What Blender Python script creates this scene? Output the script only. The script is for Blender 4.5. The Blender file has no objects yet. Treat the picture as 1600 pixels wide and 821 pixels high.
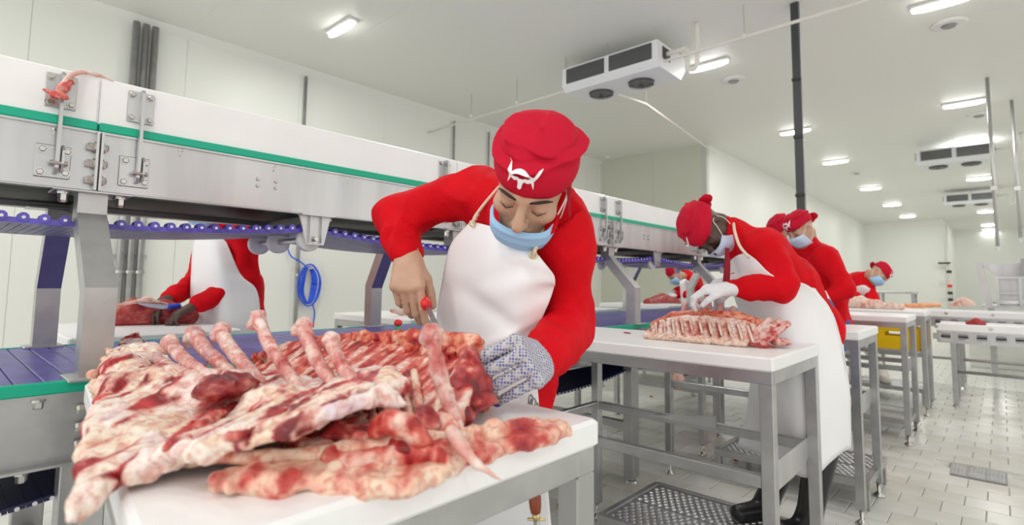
import bpy, math, random
import numpy as np
from mathutils import Vector, Matrix
random.seed(7)
C = bpy.context.scene.collection
scene = bpy.context.scene
R = math.radians
# ---------------------------------------------------------------- camera
F, PX, PY, CH = 835.0, 800.0, 373.0, 1.16
yaw, pitch, roll = R(42.45), R(4.66), R(.654)
fw = np.array([-math.sin(yaw)*math.cos(pitch), math.cos(yaw)*math.cos(pitch), math.sin(pitch)])
_r0 = np.array([math.cos(yaw), math.sin(yaw), 0.]); _u0 = np.cross(_r0, fw)
rt = _r0*math.cos(roll)+_u0*math.sin(roll); up = -_r0*math.sin(roll)+_u0*math.cos(roll)
cd = bpy.data.cameras.new('camera'); cam = bpy.data.objects.new('camera', cd); C.objects.link(cam)
cam.matrix_world = Matrix(((rt[0], up[0], -fw[0], 0), (rt[1], up[1], -fw[1], 0), (rt[2], up[2], -fw[2], CH), (0, 0, 0, 1)))
cd.sensor_width = 36; cd.lens = 36*F/1600; cd.shift_y = -(410.5-PY)/1600; cd.clip_end = 100; cd.clip_start = .02
cd.dof.use_dof = True; cd.dof.focus_distance = 1.45; cd.dof.aperture_fstop = 3.4
scene.camera = cam
def ray(x, y): return fw*F+rt*(x-PX)-up*(y-PY)
O = np.array([0, 0, CH])
def at(x, y, Y): d = ray(x, y); return O+d*Y/d[1]          # the point seen at a pixel, on the vertical plane y = Y
def atx(x, y, X): d = ray(x, y); return O+d*X/d[0]
def atz(x, y, z): d = ray(x, y); return O+d*(z-CH)/d[2]
# ---------------------------------------------------------------- world, exposure
w = bpy.data.worlds.new('world'); scene.world = w; w.use_nodes = True
w.node_tree.nodes['Background'].inputs[0].default_value = (1, .985, .95, 1)
w.node_tree.nodes['Background'].inputs[1].default_value = 1.0
vs = scene.view_settings; vs.view_transform = 'Standard'; vs.look = 'None'; vs.gamma = 1; vs.use_curve_mapping = False
vs.exposure = 0.48
LAMP = 11.0
# ---------------------------------------------------------------- materials
def mat(name, col, rough=.5, metal=0, bump=0, bscale=60, var=0, vscale=8, spec=.5, sss=0, stretch=(1, 1, 1), emit=0, col2=None, alpha=1, vlo=.4, vhi=.62):
    m = bpy.data.materials.new(name); m.use_nodes = True; nt = m.node_tree; b = nt.nodes['Principled BSDF']
    b.inputs['Base Color'].default_value = (*col, 1); b.inputs['Roughness'].default_value = rough
    b.inputs['Metallic'].default_value = metal; b.inputs['Specular IOR Level'].default_value = spec
    if sss: b.inputs['Subsurface Weight'].default_value = sss; b.inputs['Subsurface Radius'].default_value = (.02, .008, .005)
    if emit: b.inputs['Emission Color'].default_value = (*col, 1); b.inputs['Emission Strength'].default_value = emit
    if bump or var or col2:
        tc = nt.nodes.new('ShaderNodeTexCoord'); mp = nt.nodes.new('ShaderNodeMapping'); mp.inputs['Scale'].default_value = stretch
        nt.links.new(tc.outputs['Object'], mp.inputs[0])
    if bump:
        n = nt.nodes.new('ShaderNodeTexNoise'); n.inputs['Scale'].default_value = bscale; n.inputs['Detail'].default_value = 4
        bp = nt.nodes.new('ShaderNodeBump'); bp.inputs['Strength'].default_value = bump; bp.inputs['Distance'].default_value = .01
        nt.links.new(mp.outputs[0], n.inputs['Vector']); nt.links.new(n.outputs[0], bp.inputs['Height']); nt.links.new(bp.outputs[0], b.inputs['Normal'])
    if var or col2:
        n = nt.nodes.new('ShaderNodeTexNoise'); n.inputs['Scale'].default_value = vscale; n.inputs['Detail'].default_value = 5
        cr = nt.nodes.new('ShaderNodeValToRGB'); cr.color_ramp.elements[0].position = vlo; cr.color_ramp.elements[1].position = vhi
        c2 = col2 or tuple(c*(1-var) for c in col)
        cr.color_ramp.elements[0].color = (*c2, 1); cr.color_ramp.elements[1].color = (*col, 1)
        nt.links.new(mp.outputs[0], n.inputs['Vector']); nt.links.new(n.outputs[0], cr.inputs[0]); nt.links.new(cr.outputs[0], b.inputs['Base Color'])
    return m
def meatmat(name, stops, scale=14, stretch=(1, 1, 1), rot=0, rough=.32, warp=.6, fine=1.0):
    """streaky mix of fat and lean: noise, warped by a second noise, through a colour ramp"""
    m = bpy.data.materials.new(name); m.use_nodes = True; nt = m.node_tree; b = nt.nodes['Principled BSDF']; L = nt.links.new
    b.inputs['Roughness'].default_value = rough; b.inputs['Subsurface Weight'].default_value = .12; b.inputs['Subsurface Radius'].default_value = (.01, .004, .003)
    tc = nt.nodes.new('ShaderNodeTexCoord'); mp = nt.nodes.new('ShaderNodeMapping'); mp.inputs['Rotation'].default_value = (0, 0, rot); mp.inputs['Scale'].default_value = stretch
    mp.vector_type = 'TEXTURE'
    L(tc.outputs['Object'], mp.inputs[0])
    n1 = nt.nodes.new('ShaderNodeTexNoise'); n1.inputs['Scale'].default_value = scale; n1.inputs['Detail'].default_value = 6; n1.inputs['Roughness'].default_value = .62; n1.inputs['Distortion'].default_value = warp
    n2 = nt.nodes.new('ShaderNodeTexNoise'); n2.inputs['Scale'].default_value = scale*3.1; n2.inputs['Detail'].default_value = 5; n2.inputs['Distortion'].default_value = .5
    mx = nt.nodes.new('ShaderNodeMix'); mx.inputs[0].default_value = .33*fine
    L(mp.outputs[0], n1.inputs['Vector']); L(mp.outputs[0], n2.inputs['Vector']); L(n1.outputs[0], mx.inputs[2]); L(n2.outputs[0], mx.inputs[3])
    cr = nt.nodes.new('ShaderNodeValToRGB'); e = cr.color_ramp.elements
    e[0].position, e[0].color = stops[0][0], (*stops[0][1], 1); e[1].position, e[1].color = stops[-1][0], (*stops[-1][1], 1)
    for p, c in stops[1:-1]: q = e.new(p); q.color = (*c, 1)
    L(mx.outputs[0], cr.inputs[0]); L(cr.outputs[0], b.inputs['Base Color'])
    bp = nt.nodes.new('ShaderNodeBump'); bp.inputs['Strength'].default_value = .5; bp.inputs['Distance'].default_value = .006
    L(mx.outputs[0], bp.inputs['Height']); L(bp.outputs[0], b.inputs['Normal'])
    return m
M = {}
M['steel'] = mat('brushed_steel', (.60, .60, .61), .34, .85, .06, 30, .14, 9, stretch=(1, 1, .15))
M['steelv'] = mat('brushed_steel_frame', (.50, .50, .50), .36, .85, .05, 40, .12, 12)
M['steeld'] = mat('dark_steel', (.33, .33, .34), .4, .8)
M['bolt'] = mat('bolt_steel', (.55, .54, .52), .25, .95)
M['pe'] = mat('white_board', (.93, .93, .945), .34, var=.03, vscale=5)
M['green'] = mat('green_plastic', (.0, .42, .26), .4)
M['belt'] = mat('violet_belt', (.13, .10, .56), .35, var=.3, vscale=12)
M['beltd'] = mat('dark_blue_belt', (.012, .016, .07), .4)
M['beltu'] = mat('belt_underside', (.42, .41, .48), .45, var=.3, vscale=14)
M['dot'] = mat('pin_white', (.8, .8, .85), .4)
M['dark'] = mat('painted_shade', (.045, .04, .035), .5)  # shade as colour, for the beam's underside and the coolers' pipe holes
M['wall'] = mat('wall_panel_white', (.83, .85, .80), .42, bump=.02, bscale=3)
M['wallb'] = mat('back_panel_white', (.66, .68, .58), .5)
M['ceil'] = mat('ceiling_panel_white', (.84, .845, .80), .5)
M['joint'] = mat('joint_grey', (.62, .63, .58), .6)
M['tile'] = mat('floor_tile', (.80, .80, .76), .22, bump=.03, bscale=25, var=.06, vscale=3)
M['tile2'] = mat('floor_tile_warm', (.76, .75, .69), .25, bump=.03, bscale=25, var=.08, vscale=4)
M['grout'] = mat('grout', (.68, .68, .64), .7, var=.2)
M['red'] = mat('red_fleece', (.70, .002, .010), .75, bump=.25, bscale=260, spec=.15, var=.10, vscale=14)
M['redcap'] = mat('crimson_cotton', (.56, .007, .032), .8, bump=.1, bscale=300, spec=.2)
M['redcap2'] = mat('crimson_ribbon', (.30, .004, .02), .8)
M['white'] = mat('apron_vinyl', (.91, .905, .93), .42, bump=.04, bscale=12)
M['apin'] = mat('apron_cloth', (.83, .82, .81), .6)
M['strap'] = mat('cotton_strap', (.78, .66, .52), .8)
M['skin'] = mat('skin_tan', (.56, .32, .22), .5, sss=.12, bump=.1, bscale=120, var=.12, vscale=25)
M['skinf'] = mat('skin_face', (.58, .36, .25), .5, sss=.1, bump=.05, bscale=160, var=.08, vscale=25)
M['skind'] = mat('skin_dark', (.085, .045, .032), .42, sss=.05, bump=.08, bscale=120)
M['hair'] = mat('dark_hair', (.03, .02, .015), .7)
M['mask'] = mat('blue_mask', (.36, .62, .90), .7, bump=.04, bscale=90)
M['maskw'] = mat('pale_mask', (.58, .66, .86), .75, bump=.04, bscale=90)
M['loop'] = mat('white_loop', (.86, .85, .83), .7)
M['gw'] = mat('white_glove', (.78, .78, .82), .7, bump=.1, bscale=150)
M['jean'] = mat('blue_trousers', (.03, .09, .34), .8)
M['boot'] = mat('black_rubber', (.012, .012, .014), .35)
M['bootw'] = mat('white_rubber', (.75, .72, .66), .5)
M['yellow'] = mat('yellow_plastic', (.95, .60, .0), .4)
M['knifer'] = mat('red_plastic', (.80, .02, .02), .3)
M['knifeb'] = mat('blue_plastic', (.02, .08, .65), .3)
M['blade'] = mat('knife_blade', (.42, .42, .52), .25, .9)
M['wood'] = mat('reddish_wood', (.33, .06, .02), .35, bump=.05, stretch=(1, 1, .1), var=.4, vscale=60)
M['brass'] = mat('brass', (.75, .6, .3), .3, .9)
M['hose'] = mat('blue_hose', (.01, .09, .75), .35)
M['black'] = mat('black_plastic', (.02, .022, .025), .45)
M['cond'] = mat('charcoal_pipe', (.045, .052, .055), .4)
M['pvc'] = mat('white_pipe', (.80, .79, .72), .5)
M['unit'] = mat('white_enamel', (.83, .85, .87), .4)
M['coil'] = mat('cooler_fins', (.07, .075, .075), .5, .3)
M['lamp'] = mat('lamp_diffuser', (1, .99, .96), .5, emit=9)
M['plast'] = mat('white_plastic', (.8, .8, .78), .4)
M['nail'] = mat('fingernail', (.68, .42, .34), .35)
M['pink'] = mat('pink_flesh', (.75, .24, .22), .35)
fat, cream, pink, red, dkred, white = (.78, .60, .44), (.80, .68, .55), (.74, .36, .30), (.50, .045, .04), (.22, .012, .02), (.80, .72, .70)
lil = (.62, .50, .62)
M['meat'] = meatmat('flank_fat_and_lean', [(.24, dkred), (.36, red), (.415, (.60, .14, .11)), (.455, (.74, .44, .36)), (.51, cream), (.58, fat), (.64, white), (.71, lil)], 7.5, (1.0, 3.6, 1.0), R(130), warp=1.3)
M['spine'] = meatmat('spine_block_flesh', [(.28, dkred), (.39, (.48, .05, .035)), (.47, (.66, .15, .09)), (.54, (.74, .30, .2)), (.62, (.78, .48, .34)), (.7, cream)], 22, warp=1.4)
M['flap'] = meatmat('belly_strip', [(.26, dkred), (.36, red), (.43, (.70, .33, .24)), (.52, (.78, .58, .40)), (.62, cream), (.7, lil)], 7, (1, 3.4, 1), R(45), warp=1.2)
M['lean'] = meatmat('lean_meat', [(.25, dkred), (.45, (.36, .02, .025)), (.56, (.46, .06, .055)), (.66, (.62, .22, .18)), (.75, pink)], 14)
M['bone'] = meatmat('rib_bone', [(.25, (.40, .06, .06)), (.40, (.58, .22, .20)), (.52, (.68, .42, .38)), (.68, (.76, .56, .52))], 22, warp=.6)
M['knob'] = meatmat('bone_end', [(.3, (.42, .08, .09)), (.45, (.62, .30, .28)), (.6, (.72, .48, .45)), (.75, (.8, .68, .62))], 30, warp=.5)
M['ribs'] = meatmat('rib_fat', [(.26, red), (.38, (.64, .2, .16)), (.47, (.78, .50, .42)), (.58, (.82, .66, .56)), (.7, white)], 15, warp=.7)
def fleshmat():
    m = bpy.data.materials.new('painted_flesh'); m.use_nodes = True; nt = m.node_tree; b = nt.nodes['Principled BSDF']; L = nt.links.new
    b.inputs['Roughness'].default_value = .34; b.inputs['Subsurface Weight'].default_value = .08; b.inputs['Subsurface Radius'].default_value = (.008, .003, .002)
    at_ = nt.nodes.new('ShaderNodeAttribute'); at_.attribute_name = 'flesh'; tc = nt.nodes.new('ShaderNodeTexCoord')
    n = nt.nodes.new('ShaderNodeTexNoise'); n.inputs['Scale'].default_value = 75; n.inputs['Detail'].default_value = 5; n.inputs['Distortion'].default_value = .8
    cr = nt.nodes.new('ShaderNodeValToRGB'); cr.color_ramp.elements[0].position = .36; cr.color_ramp.elements[0].color = (.78, .40, .38, 1); cr.color_ramp.elements[1].position = .56; cr.color_ramp.elements[1].color = (1.06, 1.06, 1.06, 1)
    mx = nt.nodes.new('ShaderNodeMix'); mx.data_type = 'RGBA'; mx.blend_type = 'MULTIPLY'; mx.inputs[0].default_value = .8
    L(tc.outputs['Object'], n.inputs['Vector']); L(n.outputs[0], cr.inputs[0]); L(at_.outputs['Color'], mx.inputs[6]); L(cr.outputs[0], mx.inputs[7]); L(mx.outputs[2], b.inputs['Base Color'])
    bp = nt.nodes.new('ShaderNodeBump'); bp.inputs['Strength'].default_value = .6; bp.inputs['Distance'].default_value = .005; L(n.outputs[0], bp.inputs['Height']); L(bp.outputs[0], b.inputs['Normal'])
    return m
M['flesh'] = fleshmat()
M['tendon'] = mat('tendon_white', (.82, .70, .62), .35, sss=.1, col2=(.70, .30, .26), vscale=30)
def glove_mat():
    m = bpy.data.materials.new('dotted_knit'); m.use_nodes = True; nt = m.node_tree; b = nt.nodes['Principled BSDF']; L = nt.links.new
    b.inputs['Roughness'].default_value = .9
    tc = nt.nodes.new('ShaderNodeTexCoord'); mp = nt.nodes.new('ShaderNodeMapping'); mp.inputs['Scale'].default_value = (190, 190, 190); mp.inputs['Rotation'].default_value = (.3, .25, .7)
    vo = nt.nodes.new('ShaderNodeTexVoronoi'); vo.inputs['Scale'].default_value = 1; vo.inputs['Randomness'].default_value = .12
    cr = nt.nodes.new('ShaderNodeValToRGB'); cr.color_ramp.elements[0].position = .36; cr.color_ramp.elements[1].position = .44
    cr.color_ramp.elements[0].color = (.09, .12, .42, 1); cr.color_ramp.elements[1].color = (.56, .54, .54, 1)
    L(tc.outputs['Object'], mp.inputs[0]); L(mp.outputs[0], vo.inputs['Vector']); L(vo.outputs['Distance'], cr.inputs[0]); L(cr.outputs[0], b.inputs['Base Color'])
    bp = nt.nodes.new('ShaderNodeBump'); bp.inputs['Strength'].default_value = .3; bp.inputs['Distance'].default_value = .002; L(vo.outputs['Distance'], bp.inputs['Height']); L(bp.outputs[0], b.inputs['Normal'])
    return m
M['glove'] = glove_mat()
M['gtip'] = mat('blue_rubber_print', (.03, .06, .42), .6)
# ---------------------------------------------------------------- object helpers
ORG = {}
def thing(name, label, cat, loc=(0, 0, 0), group=None):
    o = bpy.data.objects.new(name, None); C.objects.link(o); o.location = tuple(float(v) for v in loc); o.empty_display_size = .05
    o['label'] = label; o['category'] = cat
    if group: o['group'] = group
    ORG[o.name] = np.array(loc, float); return o
def tag(o, label, cat, group=None, kind=None):
    o['label'] = label; o['category'] = cat
    if group: o['group'] = group
    if kind: o['kind'] = kind
    return o
def link(name, V, Fc, m, parent=None, smooth=False, kind=None, label=None, origin=None):
    V = np.asarray(V, float).reshape(-1, 3)
    org = ORG[parent.name] if parent else (np.array(origin, float) if origin is not None else np.zeros(3))
    me = bpy.data.meshes.new(name); me.from_pydata((V-org).tolist(), [], [tuple(int(i) for i in f) for f in Fc] if isinstance(Fc, list) else Fc.tolist())
    if smooth: me.polygons.foreach_set('use_smooth', [True]*len(me.polygons))
    me.materials.append(M[m] if isinstance(m, str) else m); me.update()
    o = bpy.data.objects.new(name, me); C.objects.link(o)
    if parent: o.parent = parent
    elif origin is not None: o.location = tuple(org)
    ORG[o.name] = org
    if kind: o['kind'] = kind
    if label: o['label'] = label
    return o
def struct(name, mb, m, parent=None, **k):
    o = mb.build(name, m, parent, **k)
    if parent is None: o['kind'] = 'structure'
    return o
def dup(root, off, label=None):
    """a thing copied with its parts and sub-parts"""
    r = root.copy(); C.objects.link(r); r.location = Vector(root.location)+Vector(off); ORG[r.name] = ORG[root.name]+np.array(off)
    if label: r['label'] = label
    def rec(a, b):
        for ch in list(a.children):
            c = ch.copy(); C.objects.link(c); c.parent = b; ORG[c.name] = ORG[r.name]; rec(ch, c)
    rec(root, r); return r
def nrm(v): v = np.asarray(v, float); return v/(np.linalg.norm(v)+1e-12)
class MB:
    def __init__(s): s.v = []; s.f = []
    def add(s, V, Fc):
        n = len(s.v); s.v += [tuple(map(float, p)) for p in V]; s.f += [tuple(i+n for i in f) for f in Fc]; return s
    def hexa(s, P): return s.add(P, [(0, 3, 2, 1), (4, 5, 6, 7), (0, 1, 5, 4), (1, 2, 6, 5), (2, 3, 7, 6), (3, 0, 4, 7)])
    def box(s, a, b):
        (x0, y0, z0), (x1, y1, z1) = [min(a[i], b[i]) for i in range(3)], [max(a[i], b[i]) for i in range(3)]
        return s.hexa([(x0, y0, z0), (x1, y0, z0), (x1, y1, z0), (x0, y1, z0), (x0, y0, z1), (x1, y0, z1), (x1, y1, z1), (x0, y1, z1)])
    def cbox(s, a, b, c=.004):   # box with chamfered vertical and top edges
        (x0, y0, z0), (x1, y1, z1) = [min(a[i], b[i]) for i in range(3)], [max(a[i], b[i]) for i in range(3)]
        ring = lambda e, z: [(x0+e+c, y0+e, z), (x1-e-c, y0+e, z), (x1-e, y0+e+c, z), (x1-e, y1-e-c, z), (x1-e-c, y1-e, z), (x0+e+c, y1-e, z), (x0+e, y1-e-c, z), (x0+e, y0+e+c, z)]
        V = ring(c, z0)+ring(0, z0+c)+ring(0, z1-c)+ring(c, z1); Fc = [tuple(range(7, -1, -1)), tuple(range(24, 32))]
        for k in range(3):
            for i in range(8): Fc.append((k*8+i, k*8+(i+1) % 8, k*8+8+(i+1) % 8, k*8+8+i))
        return s.add(V, Fc)
    def prism(s, poly, ax, t0, t1):   # polygon in the two other axes, extruded along ax
        n = len(poly); o = [i for i in range(3) if i != ax]; V = []
        for t in (t0, t1):
            for p in poly: q = [0, 0, 0]; q[ax] = t; q[o[0]] = p[0]; q[o[1]] = p[1]; V.append(q)
        return s.add(V, [tuple(range(n))[::-1], tuple(range(n, 2*n))]+[(i, (i+1) % n, n+(i+1) % n, n+i) for i in range(n)])
    def tube(s, pts, r, n=10, cap=True):
        pts = [np.array(p, float) for p in pts]; rr = r if hasattr(r, '__len__') else [r]*len(pts)
        T = [nrm(pts[min(i+1, len(pts)-1)]-pts[max(i-1, 0)]) for i in range(len(pts))]
        a = np.cross(T[0], (0, 0, 1)); a = nrm(a) if np.linalg.norm(a) > .1 else np.array([1., 0, 0]); V = []
        for i, p in enumerate(pts):
            a = nrm(a-T[i]*(a@T[i])); b = np.cross(T[i], a)
            for k in range(n): t = 2*math.pi*k/n; V.append(p+(a*math.cos(t)+b*math.sin(t))*rr[i])
        Fc = [(i*n+k, i*n+(k+1) % n, i*n+n+(k+1) % n, i*n+n+k) for i in range(len(pts)-1) for k in range(n)]
        if cap: Fc += [tuple(range(n))[::-1], tuple(range((len(pts)-1)*n, len(pts)*n))]
        return s.add(V, Fc)
    def beam(s, a, b, w, h, side=(1, 0, 0)):   # square bar a->b; w along side, h across
        a = np.array(a, float); b = np.array(b, float); t = nrm(b-a); e = nrm(np.array(side, float)-t*(np.array(side)@t)); g = np.cross(t, e); V = []
        for p in (a, b):
            for i, j in ((-1, -1), (1, -1), (1, 1), (-1, 1)): V.append(p+e*w/2*i+g*h/2*j)
        return s.hexa(V)
    def build(s, name, m, parent=None, smooth=False, kind=None, label=None, origin=None):
        return link(name, s.v, s.f, m, parent, smooth, kind, label, origin)
def crom(P, n):   # Catmull-Rom through P
    P = np.array(P, float); Q = np.vstack([2*P[0]-P[1], P, 2*P[-1]-P[-2]]); out = []
    for i in range(len(P)-1):
        p0, p1, p2, p3 = Q[i:i+4]
        for k in range(n): t = k/n; out.append(.5*((2*p1)+(-p0+p2)*t+(2*p0-5*p1+4*p2-p3)*t*t+(-p0+3*p1-3*p2+p3)*t**3))
    out.append(P[-1]); return np.array(out)
def sheet(name, net, nu, nv, th, m, parent, fold=None, **k):
    """a cloth through a net of control points, given a thickness"""
    rows = [crom(r, nu) for r in net]; G = np.array([crom([r[j] for r in rows], nv) for j in range(len(rows[0]))]).transpose(1, 0, 2)
    a, b = G.shape[:2]; du = np.gradient(G, axis=1); dv = np.gradient(G, axis=0); N = np.cross(du, dv); N /= np.linalg.norm(N, axis=2, keepdims=True)+1e-9
    if fold is not None:
        uu, vv = np.meshgrid(np.linspace(0, 1, b), np.linspace(0, 1, a)); G = G+N*fold(uu, vv, G)[..., None]
    V = np.concatenate([(G+N*th/2).reshape(-1, 3), (G-N*th/2).reshape(-1, 3)]); q = a*b; Fc = []
    for i in range(a-1):
        for j in range(b-1):
            k0 = i*b+j; Fc.append((k0, k0+1, k0+b+1, k0+b)); Fc.append((q+k0, q+k0+b, q+k0+b+1, q+k0+1))
    edge = [j for j in range(b)]+[i*b+b-1 for i in range(1, a)]+[(a-1)*b+j for j in range(b-2, -1, -1)]+[i*b for i in range(a-2, 0, -1)]
    for i in range(len(edge)): e0, e1 = edge[i], edge[(i+1) % len(edge)]; Fc.append((e0, q+e0, q+e1, e1))
    return link(name, V, Fc, m, parent, True, **k)
# ---------------------------------------------------------------- noise and distance-field bodies
def hsh(i, j, k, s):
    x = (i*374761393+j*668265263+k*1274126177+s*974634777) & 0xffffffff
    x = ((x ^ (x >> 13))*1274126177) & 0xffffffff
    return ((x ^ (x >> 16)) & 0xffff)/65535.
def noise(P, f, s=0, oct=1):   # value noise in [-1,1]
    out = 0; amp = 1; tot = 0
    for o in range(oct):
        Q = P*f; I = np.floor(Q).astype(np.int64); t = Q-I; t = t*t*(3-2*t); r = 0
        for a in (0, 1):
            for b in (0, 1):
                for c in (0, 1):
                    r = r+hsh(I[..., 0]+a, I[..., 1]+b, I[..., 2]+c, s+o)*(t[..., 0] if a else 1-t[..., 0])*(t[..., 1] if b else 1-t[..., 1])*(t[..., 2] if c else 1-t[..., 2])
        out = out+amp*(2*r-1); tot += amp; amp *= .5; f = f*2
    return out/tot
def smin(a, b, k):
    if k <= 0: return np.minimum(a, b)
    h = np.maximum(k-np.abs(a-b), 0)/k; return np.minimum(a, b)-h*h*k*.25
class SDF:
    def __init__(s): s.ops = []
    def cap(s, a, b, r1, r2=None, k=.02, sub=0):
        a = np.array(a, float); b = np.array(b, float); r2 = r1 if r2 is None else r2; ba = b-a; L = ba@ba+1e-12
        def f(P):
            pa = P-a; t = np.clip((pa@ba)/L, 0, 1); return np.linalg.norm(pa-t[..., None]*ba, axis=-1)-(r1+(r2-r1)*t)
        m = max(r1, r2); s.ops.append((f, np.minimum(a, b)-m, np.maximum(a, b)+m, k, sub)); return s
    def ell(s, c, r, k=.02, ax=None, sub=0):
        c = np.array(c, float); r = np.array(r, float); A = np.eye(3) if ax is None else np.array(ax, float)
        def f(P):
            q = (P-c)@A.T; n = np.linalg.norm(q/r, axis=-1); g = np.linalg.norm(q/(r*r), axis=-1)+1e-9; return n*(n-1)/g
        m = np.abs(A.T*r).sum(1); s.ops.append((f, c-m, c+m, k, sub)); return s
    def fcap(s, a, b, r1, r2, side, fs, k=.02):   # capsule widened by fs along side
        a = np.array(a, float); b = np.array(b, float); sd = nrm(side); ba = b-a; L = ba@ba+1e-12
        def f(P):
            pa = P-a; t = np.clip((pa@ba)/L, 0, 1); q = pa-t[..., None]*ba; l = q@sd; q = q-(l*(1-1/fs))[..., None]*sd
            return np.linalg.norm(q, axis=-1)-(r1+(r2-r1)*t)
        m = max(r1, r2)*max(fs, 1); s.ops.append((f, np.minimum(a, b)-m, np.maximum(a, b)+m, k, 0)); return s
    def fn(s, f, lo, hi, k=.01, sub=0): s.ops.append((f, np.array(lo, float), np.array(hi, float), k, sub)); return s
    def chain(s, pts, rs, k=.02):
        for i in range(len(pts)-1): s.cap(pts[i], pts[i+1], rs[i], rs[i+1], k)
        return s
    def evalp(s, P):
        D = np.full(P.shape[:-1], 1.)
        for f, lo, hi, k, sub in s.ops:
            d = f(P); D = -smin(-D, d, k) if sub else smin(D, d, k)
        return D
    def mesh(s, name, h, m, parent=None, disp=None, pad=.012, clip=None, **kw):
        ad = [o for o in s.ops if not o[4]]
        lo = np.min([o[1] for o in ad], axis=0)-pad-2*h; hi = np.max([o[2] for o in ad], axis=0)+pad+2*h
        n = np.ceil((hi-lo)/h).astype(int)+1; ax = [lo[i]+h*np.arange(n[i]) for i in range(3)]
        D = np.full(n, 1.)
        for f, l, g, k, sub in s.ops:
            mg = k+pad+2*h; sl = []
            for i in range(3):
                a = max(0, int((l[i]-mg-lo[i])/h)); b = min(n[i], int((g[i]+mg-lo[i])/h)+2); sl.append(slice(a, max(b, a)))
            sl = tuple(sl)
            if any(q.stop <= q.start for q in sl): continue
            P = np.stack(np.meshgrid(ax[0][sl[0]], ax[1][sl[1]], ax[2][sl[2]], indexing='ij'), -1); d = f(P)
            D[sl] = -smin(-D[sl], d, k) if sub else smin(D[sl], d, k)
        if disp is not None or clip is not None:
            I = np.nonzero(np.abs(D) < pad+2.5*h) if clip is None else np.nonzero(D < pad+2.5*h)
            P = np.stack([ax[i][I[i]] for i in range(3)], -1); v = D[I]
            if disp is not None: v = v-disp(P)
            if clip is not None: v = np.maximum(v, clip(P))
            D[I] = v
        V, Q = nets(D, lo, h)
        return link(name, V, Q, m, parent, True, **kw)
def paint(o, fn):
    me = o.data; V = np.zeros(len(me.vertices)*3); me.vertices.foreach_get('co', V); V = V.reshape(-1, 3)+ORG[o.name]
    c = np.clip(fn(V), 0, 1); a = me.color_attributes.new('flesh', 'FLOAT_COLOR', 'POINT'); a.data.foreach_set('color', np.concatenate([c, np.ones((len(c), 1))], 1).ravel())
    return o
def ramp(v, stops):
    xs = [s[0] for s in stops]; return np.stack([np.interp(v, xs, [s[1][i] for s in stops]) for i in range(3)], -1)
def nets(D, lo, h):
    S = D < 0; nx, ny, nz = D.shape
    cnt = sum(S[a:nx-1+a, b:ny-1+b, c:nz-1+c].astype(np.int8) for a in (0, 1) for b in (0, 1) for c in (0, 1))
    I = np.nonzero((cnt > 0) & (cnt < 8)); idx = np.full((nx-1, ny-1, nz-1), -1, np.int64); idx[I] = np.arange(len(I[0]))
    pos = np.zeros((len(I[0]), 3)); num = np.zeros(len(I[0]))
    for ax in range(3):
        o = [i for i in range(3) if i != ax]
        for a in (0, 1):
            for b in (0, 1):
                off = [0, 0, 0]; off[o[0]] = a; off[o[1]] = b; off2 = list(off); off2[ax] = 1
                d0 = D[I[0]+off[0], I[1]+off[1], I[2]+off[2]]; d1 = D[I[0]+off2[0], I[1]+off2[1], I[2]+off2[2]]; c = (d0 < 0) != (d1 < 0)
                t = np.where(c, d0/np.where(c, d0-d1, 1), 0); p = np.zeros((len(t), 3)); p[:, ax] = t; p[:, o[0]] = a; p[:, o[1]] = b
                pos[c] += p[c]; num[c] += 1
    V = lo+h*(np.stack(I, -1)+pos/num[:, None]); Q = []
    for ax in range(3):
        o = [(ax+1) % 3, (ax+2) % 3]; s0 = [slice(None)]*3; s1 = [slice(None)]*3; s0[ax] = slice(0, -1); s1[ax] = slice(1, None)
        E = S[tuple(s0)] != S[tuple(s1)]; J = np.nonzero(E); J = np.stack(J, -1)
        ok = (J[:, o[0]] > 0) & (J[:, o[1]] > 0) & (J[:, o[0]] < D.shape[o[0]]-1) & (J[:, o[1]] < D.shape[o[1]]-1); J = J[ok]
        def g(a, b): q = J.copy(); q[:, o[0]] -= a; q[:, o[1]] -= b; return idx[q[:, 0], q[:, 1], q[:, 2]]
        q = np.stack([g(1, 1), g(0, 1), g(0, 0), g(1, 0)], -1); fl = ~S[J[:, 0], J[:, 1], J[:, 2]]; q[fl] = q[fl][:, ::-1]; Q.append(q)
    return V, np.concatenate(Q)
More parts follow.
